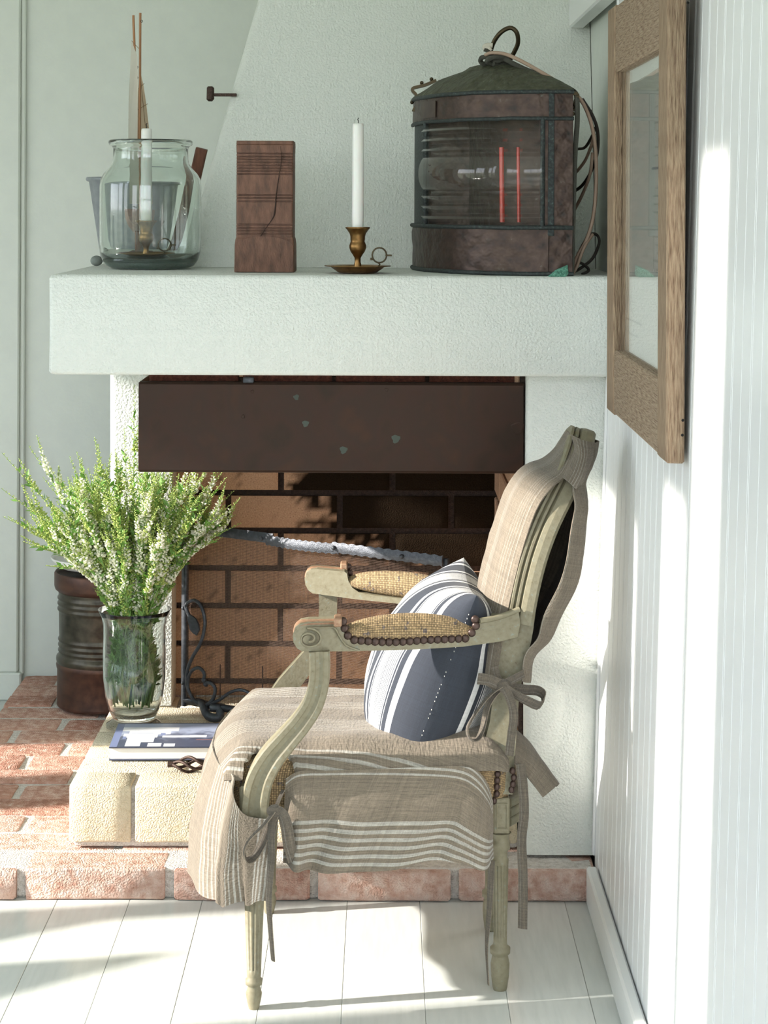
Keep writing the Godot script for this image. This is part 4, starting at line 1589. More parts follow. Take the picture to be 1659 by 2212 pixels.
func build_cushion() -> void:
	var cu := thing("cushion", W(900, 1610, 3.56), "plump navy and white striped ticking cushion in the armchair", "cushion")
	# two bulging faces that share a seam; v = -1 is the edge towards the camera
	var nc := W(946, 1447, 3.565)
	var up := Vector3(0.100, 0.300, 0.0).normalized()
	var deep := Vector3(-0.02, 0.0, -1.0).normalized()
	var nor := deep.cross(up).normalized()
	var hh := 0.178
	var hw := 0.180
	for face in [1, -1]:
		var pts := []
		var uvs := []
		var n := 44
		for i in n + 1:
			var row := []
			var ur := []
			for j in n + 1:
				var a := -cos(PI * i / n)       # across, towards the far edge
				var b := -cos(PI * j / n)       # up
				var pinch_a := 1.0 - 0.085 * (1.0 - b * b)
				var pinch_b := 1.0 - 0.075 * (1.0 - a * a)
				var th := 0.112 * pow(maxf(0.0, (1.0 - pow(absf(a), 2.4)) * (1.0 - pow(absf(b), 2.4))), 0.52)
				var wr := 0.0025 * sin(a * 9.0 + b * 4.0) * (1.0 - a * a) * (1.0 - b * b)
				var slump := Vector3(-0.030, 0.0, 0.0) * (1.0 - b) * 0.25
				var dimple := -0.020 * exp(-pow((b - 0.55) * 4.0, 2.0) - pow((a + 0.70) * 2.4, 2.0))
				var pp: Vector3 = nc + deep * a * hw * pinch_a + up * b * hh * pinch_b + nor * face * (th + wr + dimple * th * 8.0) + slump
				row.append(pp)
				ur.append(Vector2(0.35 * j / n, 0.0005 + (a + 1.0) * 0.185 + th * 0.10))
			pts.append(row)
			uvs.append(ur)
		var s := Shape.new()
		for i in n:
			for j in n:
				s.quad(pts[i][j], pts[i + 1][j], pts[i + 1][j + 1], pts[i][j + 1], uvs[i][j], uvs[i + 1][j], uvs[i + 1][j + 1], uvs[i][j + 1], 0)
		put("front_face" if face > 0 else "back_face", s, mats.ticking, cu)
	# stitches along the near seam
	var s := Shape.new()
	for k in 40:
		if rng.randf() < 0.35:
			continue
		var b := -0.85 + 1.65 * k / 39.0
		var pinch_a := 1.0 - 0.085 * (1.0 - b * b)
		var at := nc + deep * -1.0 * hw * pinch_a * 1.002 + up * b * hh + Vector3(-0.03, 0, 0) * (1.0 - b) * 0.25
		s.ball(at, Vector3(0.0007, 0.0014, 0.0007), 5, 3)
	tag(put("stitching", s, mats.sail, cu), "", "", "", "stuff")


# ------------------------------------------------------------------ ship's lantern
func lan(t: float, h: float, out := 0.0) -> Vector3:
	# point on the bowed front: t = 0 at the left edge, PI/2 where the flat strip begins
	var n := Vector3(-cos(t) / 0.2565, 0.0, sin(t) / 0.382).normalized()
	return D(0.319 - 0.2565 * cos(t), h, 4.25 - 0.382 * sin(t)) + n * out

func arc_sheet(t0: float, t1: float, h0: float, h1: float, out: float, n := 20, m := 4, thick := 0.003, dents := 0.0) -> Shape:
	var pts := []
	var uvs := []
	for i in n + 1:
		var row := []
		var ur := []
		for j in m + 1:
			var t := lerpf(t0, t1, float(i) / n)
			var h := lerpf(h0, h1, float(j) / m)
			row.append(lan(t, h, out + dents * bump_noise.get_noise_2d(t * 1.2, h * 5.0)))
			ur.append(Vector2(t * 0.32, h))
		pts.append(row)
		uvs.append(ur)
	var s := Shape.new()
	s.sheet(pts, uvs, thick)
	return s

func outline_ring(k: float, h: float) -> Array:
	var mid := D(0.225, h, 4.08)
	var out := []
	for i in 21:
		out.append(lan(PI / 2 * i / 20.0, h))
	out.append(D(0.345, h, 3.870))
	out.append(D(0.3655, h, 3.875))
	out.append(D(0.3660, h, 4.00))
	out.append(D(0.3655, h, 4.27))
	out.append(D(0.20, h, 4.275))
	out.append(D(0.07, h, 4.275))
	for i in out.size():
		out[i] = mid + (out[i] - mid) * k
	return out

func build_lantern() -> void:
	var y0 := MANTEL + 0.0005
	var l := thing("ship_lantern", D(0.22, MANTEL, 4.08), "large weathered copper ship's lantern with ribbed glass lens", "lantern")
	var m: Material = mats.lantern
	put("lower_band", arc_sheet(0.0, PI / 2, y0, 1.303, 0.0, 30, 6, 0.003, 0.004), m, l)
	put("upper_band", arc_sheet(0.0, PI / 2, 1.513, 1.566, 0.0, 30, 4, 0.003, 0.003), m, l)
	put("side_post", arc_sheet(0.0, 0.43, 1.303, 1.513, -0.004, 8, 4, 0.003), mats.lantern_rim, l)
	put("side_post", arc_sheet(1.50, PI / 2, 1.303, 1.513, -0.002, 4, 4, 0.003), mats.lantern, l)
	var s := Shape.new()
	s.box(D(0.3195, y0, 3.8735), D(0.3665, 1.566, 3.8695), 0.001)
	put("front_strip", s, m, l)
	s = Shape.new()
	s.box(D(0.3635, y0, 4.272), D(0.3665, 1.566, 3.872), 0.001)
	s.box(D(0.065, y0, 4.278), D(0.3665, 1.566, 4.2755), 0.001)
	s.box(D(0.063, y0, 4.276), D(0.3665, y0 + 0.003, 3.875))
	s = Shape.new()
	s.box(D(0.3635, y0, 4.272), D(0.3665, 1.566, 3.872), 0.001)
	put("side_plate", s, m, l)
	s = Shape.new()
	s.box(D(0.065, y0, 4.279), D(0.3665, 1.566, 4.2755), 0.001)
	put("back_plate", s, m, l)
	# rolled edges and the frame round the lens
	for q in [[y0 + 0.004, 0.0045, 0.004, "foot_bead"], [1.302, 0.0045, 0.005, "lens_sill"], [1.514, 0.004, 0.004, "lens_head"], [1.566, 0.0045, 0.005, "roof_bead"]]:
		s = Shape.new()
		var path := []
		for i in 25:
			path.append(lan(PI / 2 * i / 24.0, q[0] + 0.0012 * bump_noise.get_noise_2d(i * 0.05, q[0] * 7.0), q[2] * 0.5))
		path.append(D(0.3675, q[0], 3.868))
		s.tube(path, q[1], 8)
		put(q[3], s, mats.lantern_rim, l)
	for t in [0.435, 1.525]:
		s = Shape.new()
		s.tube([lan(t, 1.30, 0.002), lan(t, 1.40, 0.0025), lan(t, 1.515, 0.002)], 0.0048, 8)
		put("lens_jamb", s, mats.lantern_rim, l)
	s = Shape.new()
	s.box(D(0.318, 1.286, 3.8715), D(0.330, 1.566, 3.8665), 0.001, Transform3D(), 0.0006, rng)
	put("seam_strip", s, mats.lantern_rim, l)
	# ribbed glass: a bulging middle between prism rings
	var prof := [[1.3045, 0.0]]
	for k in 3:
		prof.append_array([[1.308 + k * 0.0205, 0.001], [1.3225 + k * 0.0205, 0.016], [1.3275 + k * 0.0205, 0.002]])
	for k in 11:
		var a := PI * (k + 0.5) / 11.0
		prof.append([1.409 - 0.037 * cos(a), 0.001 + 0.021 * sin(a)])
	for k in 3:
		prof.append_array([[1.4495 + k * 0.0200, 0.002], [1.4545 + k * 0.0200, 0.016], [1.4685 + k * 0.0200, 0.001]])
	prof.append([1.5125, 0.0])
	s = Shape.new()
	for i in 44:
		for j in prof.size() - 1:
			var ta := lerpf(0.44, 1.52, i / 44.0)
			var tb := lerpf(0.44, 1.52, (i + 1) / 44.0)
			s.quad(lan(ta, prof[j][0], prof[j][1] - 0.004), lan(tb, prof[j][0], prof[j][1] - 0.004), lan(tb, prof[j + 1][0], prof[j + 1][1] - 0.004), lan(ta, prof[j + 1][0], prof[j + 1][1] - 0.004), Vector2.ZERO, Vector2.ZERO, Vector2.ZERO, Vector2.ZERO, 0 if prof[j][0] > 1.371 and prof[j][0] < 1.447 else -1)
	put("lens", s, mats.lens, l)
	put("inner_shell", arc_sheet(0.05, 1.55, y0 + 0.02, 1.56, -0.12, 16, 2), mats.lantern, l)
	for q in [[1083, 0.0050], [1119, 0.0035]]:
		s = Shape.new()
		s.tube([W(q[0], 318, 3.945), W(q[0] + 2, 480, 3.945)], q[1], 10)
		put("red_glass_rod", s, mats.red_glass, l)
	# roof
	s = Shape.new()
	var rings := []
	for q in [[1.012, 1.5665], [1.03, 1.5705], [0.99, 1.5755], [0.87, 1.5885], [0.69, 1.6035], [0.53, 1.6140], [0.37, 1.6225], [0.31, 1.6270], [0.17, 1.6315], [0.05, 1.633]]:
		var ring := outline_ring(q[0], q[1])
		for i in ring.size():
			ring[i].y += 0.006 * bump_noise.get_noise_2d(ring[i].x * 2.5, ring[i].z * 2.5) * (1.0 if q[1] > 1.572 else 0.2)
		rings.append(ring)
	s.loft(rings)
	put("roof", s, mats.lantern_roof, l)
	s = Shape.new()
	s.tube(pxpath([[1056, 124, 4.07], [1066, 92, 4.06], [1082, 70, 4.05], [1102, 60, 4.05], [1116, 70, 4.05], [1119, 92, 4.06], [1111, 112, 4.07], [1100, 132, 4.08]], 24), 0.0047, 10)
	put("carrying_ring", s, mats.brass_dark, l)
	# hinge straps
	for q in [[[[942, 174, 4.215], [918, 184, 4.215], [894, 190, 4.215], [891, 196, 4.215], [899, 206, 4.215], [901, 222, 4.215], [892, 241, 4.215]], 0.014], [[[1222, 196, 3.88], [1243, 203, 3.88], [1247, 207, 3.88], [1241, 226, 3.89], [1240, 240, 3.89]], 0.010]]:
		s = Shape.new()
		s.sweep(curve(wpts(q[0]), 24), [Vector2(0.0030, -q[1]), Vector2(0.0030, q[1]), Vector2(-0.0030, q[1]), Vector2(-0.0030, -q[1])], Vector3(0, 0, 1), [], -1)
		put("hinge_strap", s, mats.brass_dark, l)
	for q in [[932, 171, 4.205], [911, 179, 4.205], [890, 221, 4.205], [1238, 231, 3.88], [1238, 246, 3.88], [1206, 185, 3.885], [1216, 189, 3.885]]:
		s = Shape.new()
		s.ball(W(q[0], q[1], q[2]), Vector3(0.0042, 0.0042, 0.0042), 8, 5)
		put("rivet", s, mats.brass_dark, l)
	# stamped plate on the upper band
	put("name_plate", arc_sheet(0.38, 0.60, 1.522, 1.556, 0.0042, 6, 2, 0.0012), grained(mats.lantern.albedo_texture, Vector3(3, 3, 3), 0.45, 0.5), l)
	# verdigris crust at the foot of the corner
	s = Shape.new()
	var ring0 := []
	var ring1 := []
	for q in [[1176, 602], [1192, 590], [1200, 583], [1212, 578], [1226, 572], [1228, 590], [1222, 601], [1200, 603]]:
		ring0.append(W(q[0], q[1], 3.8625))
		ring1.append(W(q[0] * 0.8 + 1208 * 0.2, q[1] * 0.8 + 592 * 0.2, 3.8590))
	s.loft([ring0, ring1])
	put("verdigris_crust", s, mats.verdigris, l)
	# electric flex looped over the roof and down the wall side
	for q in [
		[[[1048, 119, 4.03], [1062, 114, 4.02], [1092, 117, 4.00], [1130, 134, 3.97], [1176, 160, 3.94], [1220, 187, 3.915], [1252, 212, 3.91], [1274, 256, 3.93], [1285, 310, 3.94], [1288, 370, 3.95], [1286, 430, 3.95], [1279, 480, 3.95], [1266, 520, 3.95], [1250, 548, 3.95], [1238, 576, 3.95], [1234, 596, 3.95]], 0.0038, "cable"],
		[[[1258, 214, 3.93], [1280, 250, 3.95], [1291, 285, 3.97], [1290, 330, 4.0], [1276, 372, 4.06], [1258, 400, 4.10], [1238, 415, 4.12]], 0.0034, "cable_dark"],
		[[[1284, 290, 3.98], [1276, 318, 4.0], [1262, 350, 4.06], [1236, 382, 4.1]], 0.0032, "cable"],
		[[[1280, 330, 3.98], [1274, 378, 4.0], [1258, 420, 4.05], [1240, 455, 4.1]], 0.0034, "cable"],
		[[[1248, 322, 4.06], [1264, 318, 4.06], [1278, 296, 4.02], [1286, 276, 3.98]], 0.0030, "cable_dark"],
		[[[1236, 590, 3.96], [1256, 578, 3.97], [1280, 558, 3.99], [1294, 526, 4.01], [1290, 508, 4.01], [1276, 506, 4.0], [1262, 524, 3.98], [1246, 560, 3.96], [1262, 572, 3.97], [1272, 584, 3.98], [1258, 592, 3.96]], 0.0030, "cable_dark"],
		[[[1230, 598, 3.95], [1244, 580, 3.945], [1262, 534, 3.945], [1280, 506, 3.96]], 0.0034, "cable"],
	]:
		s = Shape.new()
		s.tube(pxpath(q[0], 40), q[1], 8)
		put("power_cable", s, mats[q[2]], l)
	# rope knotted through the ring
	var r := thing("knotted_rope", W(1070, 130, 4.06), "dark braided rope knotted on the ship's lantern's carrying ring", "rope")
	s = Shape.new()
	s.tube(pxpath([[1046, 106, 4.03], [1058, 112, 4.03], [1066, 126, 4.03], [1078, 136, 4.03], [1090, 132, 4.03], [1094, 122, 4.04], [1080, 120, 4.05], [1062, 130, 4.05], [1046, 138, 4.05], [1038, 132, 4.05], [1042, 124, 4.04], [1058, 124, 4.03], [1074, 132, 4.02], [1090, 128, 4.02], [1110, 138, 4.0], [1140, 152, 3.98], [1180, 166, 3.95], [1216, 184, 3.92], [1240, 198, 3.885], [1246, 212, 3.875], [1247, 260, 3.88], [1243, 320, 3.885], [1240, 390, 3.885], [1238, 470, 3.885], [1236, 560, 3.885], [1234, 592, 3.885]], 110), 0.0050, 8)
	put("cord", s, mats.rope, r)
	s = Shape.new()
	s.tube(pxpath([[1064, 140, 4.03], [1052, 132, 4.02], [1066, 124, 4.015], [1086, 124, 4.02], [1096, 134, 4.03], [1082, 142, 4.03], [1066, 138, 4.02]], 24), 0.0050, 8)
	put("knot", s, mats.rope, r)
	s = Shape.new()
	s.tube(pxpath([[1060, 110, 4.03], [1054, 102, 4.03], [1046, 104, 4.03], [1050, 98, 4.03], [1064, 98, 4.03]], 10), 0.0048, 7)
	put("frayed_end", s, mats.rope_pale, r)


# ------------------------------------------------------------------ things on the mantel
func chamberstick(cx: float, d: float, y: float, k: float, label: String, clabel: String, tall: float) -> void:
	var at := Vector3(W(cx, 437, d).x, y, -d)
	var c := thing("chamber_candlestick", at, label, "candlestick", "brass chamber candlesticks")
	var s := Shape.new()
	var prof := [Vector2(0.034, 0.0005), Vector2(0.038, 0.001), Vector2(0.050, 0.009), Vector2(0.054, 0.0125), Vector2(0.066, 0.0135), Vector2(0.0665, 0.0150), Vector2(0.054, 0.0148), Vector2(0.049, 0.0115), Vector2(0.036, 0.0045), Vector2(0.009, 0.0045)]
	for i in prof.size():
		prof[i] *= k
	s.lathe(at, prof, 40)
	put("dish", s, mats.brass, c)
	s = Shape.new()
	prof = [Vector2(0.0090, 0.004), Vector2(0.0075, 0.016), Vector2(0.0060, 0.022), Vector2(0.0062, 0.030), Vector2(0.0095, 0.036), Vector2(0.0145, 0.043), Vector2(0.0168, 0.050), Vector2(0.0170, 0.055), Vector2(0.0150, 0.0605), Vector2(0.0138, 0.0635), Vector2(0.0145, 0.066), Vector2(0.0148, 0.073), Vector2(0.0165, 0.079), Vector2(0.0215, 0.0865), Vector2(0.0245, 0.0895), Vector2(0.0248, 0.0915), Vector2(0.0205, 0.0918), Vector2(0.0135, 0.0880)]
	for i in prof.size():
		prof[i] *= k
	s.lathe(at, prof, 32)
	put("socket", s, mats.brass, c)
	var hd := Shape.new()
	var pts := []
	var o := at + Vector3(0.0435, 0.036, 0.012) * k
	for i in 22:
		var a := TAU * i / 21.0 - PI * 0.55
		pts.append(o + Vector3(cos(a) * 0.0142, sin(a) * 0.0150, 0.004 * sin(a * 0.5)) * k)
	for q in [Vector3(0.001, -0.018, 0.004), Vector3(-0.004, -0.025, 0.003), Vector3(-0.008, -0.029, 0.0)]:
		pts.append(o + q * k)
	hd.sweep(pts, rounded_rect(0.0032 * k, 0.0080 * k, 0.0010, 2), Vector3(0, 0, 1), [], -1)
	hd.box(o + Vector3(0.012, -0.002, -0.003) * k, o + Vector3(0.025, 0.0015, 0.004) * k, 0.0006)
	hd.box(o + Vector3(-0.018, -0.010, -0.003) * k, o + Vector3(-0.012, -0.005, 0.004) * k, 0.0006)
	put("ring_handle", hd, mats.brass_dark, c)
	var w := thing("candle", at + Vector3(0, 0.089 * k, 0), clabel, "candle", "white candles on the mantel")
	s = Shape.new()
	var b := at + Vector3(0, 0.0885 * k, 0)
	s.lathe(b, [Vector2(0.0115, 0.0), Vector2(0.0117, 0.02), Vector2(0.0116, tall * 0.6), Vector2(0.0113, tall - 0.006), Vector2(0.0105, tall - 0.001), Vector2(0.0085, tall), Vector2(0.003, tall - 0.001)], 28)
	put("wax", s, mats.wax, w)
	s = Shape.new()
	s.tube([b + Vector3(0, tall - 0.001, 0), b + Vector3(0.0005, tall + 0.004, 0), b + Vector3(-0.001, tall + 0.008, 0), b + Vector3(0.001, tall + 0.011, 0)], 0.0009, 6)
	put("wick", s, mats.wick, w)

func build_mantel_things() -> void:
	chamberstick(773, 3.985, MANTEL + 0.0006, 1.0, "brass chamber candlestick standing alone between wooden block and lantern", "tall white candle with black wick between wooden block and lantern", 0.2105)
	# glass jar with a second candlestick inside
	var jc := W(325, 437, 4.20)
	var base := Vector3(jc.x, MANTEL + 0.0006, -4.20)
	var j := thing("glass_jar", base, "wide green-tinted glass storage jar holding a candle", "jar")
	var s := Shape.new()
	var outer := [Vector2(0.072, 0.0005), Vector2(0.080, 0.0012), Vector2(0.092, 0.007), Vector2(0.1005, 0.018), Vector2(0.1055, 0.034), Vector2(0.1065, 0.06), Vector2(0.1068, 0.12), Vector2(0.1066, 0.172), Vector2(0.1045, 0.188), Vector2(0.098, 0.2), Vector2(0.088, 0.2105), Vector2(0.0805, 0.221), Vector2(0.0785, 0.232), Vector2(0.0785, 0.252), Vector2(0.081, 0.257), Vector2(0.0865, 0.2595), Vector2(0.0885, 0.2635), Vector2(0.0880, 0.268), Vector2(0.085, 0.2705)]
	var inner := [Vector2(0.080, 0.269), Vector2(0.0765, 0.262), Vector2(0.0755, 0.250), Vector2(0.0755, 0.232), Vector2(0.0775, 0.220), Vector2(0.085, 0.209), Vector2(0.095, 0.198), Vector2(0.1015, 0.186), Vector2(0.1035, 0.172), Vector2(0.1037, 0.12), Vector2(0.1032, 0.06), Vector2(0.1015, 0.036), Vector2(0.096, 0.0225), Vector2(0.086, 0.0165), Vector2(0.05, 0.0150), Vector2(0.002, 0.0148)]
	s.lathe(base, outer + inner, 64, false)
	put("wall", s, mats.jar, j)
	s = Shape.new()
	s.lathe(base, [Vector2(0.002, 0.001), Vector2(0.072, 0.001), Vector2(0.082, 0.003), Vector2(0.091, 0.009), Vector2(0.0965, 0.016), Vector2(0.0855, 0.0140), Vector2(0.05, 0.0130), Vector2(0.002, 0.0128)], 64, false)
	put("thick_base", s, mats.jar_base, j)
	chamberstick(316, 4.20, base.y + 0.0155, 0.93, "brass chamber candlestick standing inside the glass jar", "white candle with bent wick rising out of the glass jar", 0.197)
	# grooved wooden block
	var at := Vector3(W(575, 437, 4.06).x, MANTEL + 0.0006, -4.055)
	var b := thing("wooden_block", at, "dark reddish wooden block with turned grooves and a long crack", "wooden block")
	s = Shape.new()
	var prof := [[0.0, 0.0600], [0.002, 0.0605], [0.055, 0.0600], [0.066, 0.0585], [0.070, 0.0570]]
	var dips := [[0.0775, 0.0836, 0.0890, 0.0955], [0.1425, 0.1490, 0.1550], [0.197, 0.2030, 0.2085, 0.2145, 0.2205, 0.2265, 0.2320, 0.2385]]
	for grp in dips:
		for d in grp:
			prof.append_array([[d - 0.0017, 0.0570], [d - 0.0011, 0.0525], [d + 0.0011, 0.0525], [d + 0.0017, 0.0570]])
	prof.append_array([[0.2555, 0.0575], [0.2565, 0.0560], [0.2575, 0.0575], [0.262, 0.0572], [0.264, 0.0555]])
	var rings := []
	for q in prof:
		var ring := []
		for c in rounded_rect(0.114 if q[1] < 0.0575 else q[1] * 2, q[1] * 1.7, 0.004, 2):
			ring.append(at + Vector3(c.x, q[0], c.y))
		rings.append(ring)
	s.loft(rings, true, true, -1)
	put("body", s, mats.block_wood, b)
	s = Shape.new()
	var fl := PackedVector2Array()
	var fr := []
	var bk := []
	for k in 17:
		var a := PI * k / 16.0
		fl.push_back(Vector2(cos(a) * 0.058, 0.050 + sin(a) * 0.0225))
	fl.push_back(Vector2(-0.058, 0.001))
	fl.push_back(Vector2(0.058, 0.001))
	for q in fl:
		fr.append(at + Vector3(q.x, q.y, 0.0560))
		bk.append(at + Vector3(q.x, q.y, 0.045))
	s.slab(fl, fr, bk)
	put("arched_plinth", s, mats.block_wood, b)
	s = Shape.new()
	s.tube(pxpath([[606, 316, 4.006], [608, 345, 4.006], [602, 385, 4.006], [597, 420, 4.006], [594, 455, 4.006], [590, 470, 4.006], [575, 492, 4.006], [562, 512, 4.004], [552, 530, 4.002], [545, 545, 4.002]], 30), [0.0004, 0.0006, 0.0007, 0.0008, 0.0008, 0.0008, 0.0009, 0.0009, 0.0009, 0.0010, 0.0012, 0.0014, 0.0016, 0.0017, 0.0018, 0.0017, 0.0014, 0.0012, 0.0010, 0.0008, 0.0007, 0.0007, 0.0007, 0.0008, 0.0009, 0.0010, 0.0012, 0.0012, 0.0009, 0.0006, 0.0003], 6)
	put("crack", s, mats.block_dark, b)
	# zinc bucket behind the jar
	at = Vector3(W(292, 437, 4.62).x, MANTEL + 0.0006, -4.62)
	var z := thing("zinc_bucket", at, "small grey zinc bucket standing behind the glass jar", "bucket")
	s = Shape.new()
	s.lathe(at, [Vector2(0.072, 0.0), Vector2(0.076, 0.002), Vector2(0.078, 0.006), Vector2(0.106, 0.186), Vector2(0.1115, 0.188), Vector2(0.1135, 0.192), Vector2(0.1115, 0.197), Vector2(0.107, 0.1965), Vector2(0.104, 0.19), Vector2(0.076, 0.01), Vector2(0.002, 0.009)], 40)
	put("body", s, mats.zinc, z)
	# toy sailing boat, bow on
	at = Vector3(W(302, 437, 4.41).x, MANTEL + 0.0006, -4.41)
	var t := thing("toy_sailboat", at, "wooden toy sailing boat with cream sails behind the glass jar", "model boat")
	s = Shape.new()
	rings = []
	for k in 13:
		var u := k / 12.0
		var wdt := 0.034 * pow(sin(PI * lerpf(0.12, 0.97, u)), 0.7)
		var ring := []
		for i in 9:
			var a := PI * i / 8.0
			ring.append(at + Vector3(cos(a) * wdt, 0.125 - 0.005 * u - sin(a) * 0.058 * (0.6 + 0.4 * sin(PI * u)), 0.09 - 0.18 * u))
		rings.append(ring)
	s.loft(rings)
	put("hull", s, mats.hull, t)
	s = Shape.new()
	s.box(at + Vector3(-0.006, 0.0, -0.05), at + Vector3(0.006, 0.075, 0.05), 0.002)
	put("keel", s, mats.stick_wood, t)
	s = Shape.new()
	s.box(at + Vector3(-0.025, 0.0, -0.04), at + Vector3(0.025, 0.006, 0.04), 0.002)
	put("stand", s, mats.stick_wood, t)
	for q in [[288, 33, 303, 455, 4.40], [303, 28, 301, 455, 4.42]]:
		s = Shape.new()
		s.tube([W(q[0], q[1], q[4]), W((q[0] + q[2]) / 2.0, (q[1] + q[3]) / 2.0, q[4]), W(q[2], q[3], q[4])], 0.0027, 8)
		put("mast", s, mats.mast, t)
	for q in [[[[284, 88], [281, 150], [278, 220], [277, 305], [278, 440], [300, 440], [297, 300], [298, 200], [296, 120]], mats.sail, 4.385], [[[302, 150], [310, 185], [316, 225], [321, 270], [326, 330], [330, 440], [296, 440], [293, 300], [295, 240]], mats.sail_tan, 4.430]]:
		s = Shape.new()
		px_slab(s, q[0], func(x: float, y: float) -> float: return q[2] + 0.0012 * (x - 300.0) + 0.006 * sin(y * 0.02), 0.0012)
		put("sail", s, q[1], t)
	for q in [[[284, 88], [300, 105]], [[281, 170], [297, 158]], [[278, 215], [297, 205]], [[277, 258], [296, 250]], [[299, 192], [312, 180]], [[297, 238], [319, 224]], [[302, 150], [330, 440]]]:
		s = Shape.new()
		var d: float = 4.384 if q[1][0] < 305 and q[0][0] < 290 else 4.426
		s.tube([W(q[0][0], q[0][1], d), W(q[1][0], q[1][1], d)], 0.0006, 5)
		put("rigging", s, mats.cord, t)
	for q in [[306, 46], [296, 145], [296, 168]]:
		s = Shape.new()
		var ring := []
		for k in 9:
			ring.append(W(q[0] + 2.4 * cos(TAU * k / 9.0), q[1] + 2.4 * sin(TAU * k / 9.0), 4.405))
		s.tube(ring, 0.0006, 5, true)
		put("eyelet", s, mats.wick, t)
	# wooden handle leaning behind the jar
	var wd := thing("wooden_stick", W(378, 560, 4.52), "dark brown wooden stick leaning behind the glass jar", "stick")
	s = Shape.new()
	s.sweep([W(374, 572, 4.50), W(405, 455, 4.48), W(436, 321, 4.46)], rounded_rect(0.026, 0.018, 0.003, 2), Vector3(0, 0, 1), [], -1)
	put("shaft", s, mats.stick_wood, wd)
	var st := thing("pebble", W(209, 575, 4.36), "small round grey stone at the end of the mantel", "stone")
	s = Shape.new()
	var pc := W(209, 437, 4.36)
	s.ball(Vector3(pc.x, MANTEL + 0.0118, pc.z), Vector3(0.0135, 0.0115, 0.0125), 16, 10)
	put("stone", s, mats.stone, st)


# ------------------------------------------------------------------ framed print on the right wall
func build_picture() -> void:
	var x0 := 0.407
	var f := thing("picture_frame", D(x0 + 0.015, 1.335, 3.255), "heavy weathered oak frame with glazed print on boarded wall", "picture frame")
	var th := 0.028
	var n0 := 2.875
	var n1 := 3.635
	var lo := 0.975
	var hi := 1.702
	for q in [["stile", n0, n0 + 0.088, lo, hi, mats.oak_up, 0.0], ["stile", n1 - 0.098, n1, lo, hi, mats.oak_up, 0.0], ["rail", n0 + 0.088, n1 - 0.098, lo + 0.002, 1.090, mats.oak, 0.002], ["rail", n0 + 0.088, n1 - 0.098, 1.582, hi - 0.002, mats.oak, 0.002]]:
		var s := Shape.new()
		s.box(D(x0 + q[6], q[3], q[2]), D(x0 + th, q[4], q[1]), 0.003, Transform3D(), 0.0006, rng)
		put(q[0], s, q[5], f)
	for q in [[1486, 6], [1475, 908], [1474, 940]]:
		var s := Shape.new()
		s.ball(W(q[0], q[1], 2.8745), Vector3(0.0022, 0.0022, 0.0012), 8, 4)
		put("screw", s, mats.wick, f)
	# paper print with a few lines of type, behind glass
	var s := Shape.new()
	s.flat(D(x0 + 0.020, 1.085, n0 + 0.08), D(x0 + 0.020, 1.085, n1 - 0.09), D(x0 + 0.020, 1.588, n1 - 0.09), D(x0 + 0.020, 1.588, n0 + 0.08))
	var im := Image.create(512, 512, false, Image.FORMAT_RGB8)
	im.fill(Color("cfd0c6"))
	var r := RandomNumberGenerator.new()
	r.seed = 77
	for k in 26:
		var y := 60 + k * 13
		if k == 9 or k == 10:
			continue
		im.fill_rect(Rect2i(30 + (r.randi() % 10), y, 90 + r.randi() % 60, 3), Color("a9aaa3"))
	im.fill_rect(Rect2i(30, 184, 170, 4), Color("7d7f85"))
	im.fill_rect(Rect2i(30, 200, 60, 8), Color("96938c"))
	im.fill_rect(Rect2i(40, 232, 70, 90), Color("c9b2a2"))
	im.fill_rect(Rect2i(300, 446, 180, 3), Color("85867f"))
	im.fill_rect(Rect2i(330, 470, 120, 3), Color("9b9c95"))
	var pm := StandardMaterial3D.new()
	pm.albedo_texture = ImageTexture.create_from_image(im)
	pm.roughness = 0.7
	var sc := Shape.new()
	var a := D(x0 + 0.020, 1.085, n0 + 0.08)
	var b := D(x0 + 0.020, 1.085, n1 - 0.09)
	var c := D(x0 + 0.020, 1.588, n1 - 0.09)
	var d := D(x0 + 0.020, 1.588, n0 + 0.08)
	sc.quad(a, b, c, d, Vector2(0, 1), Vector2(1, 1), Vector2(1, 0), Vector2(0, 0), -1)
	put("print", sc, pm, f)
	var gl := Shape.new()
	gl.box(D(x0 + 0.0145, 1.086, n1 - 0.092), D(x0 + 0.0165, 1.587, n0 + 0.082))
	put("glass", gl, mats.pane, f)
	s = Shape.new()
	s.box(D(x0 + 0.0145, 1.09, n1 - 0.098), D(x0 + 0.0215, 1.582, n1 - 0.110))
	put("fillet", s, mats.oak_up, f)


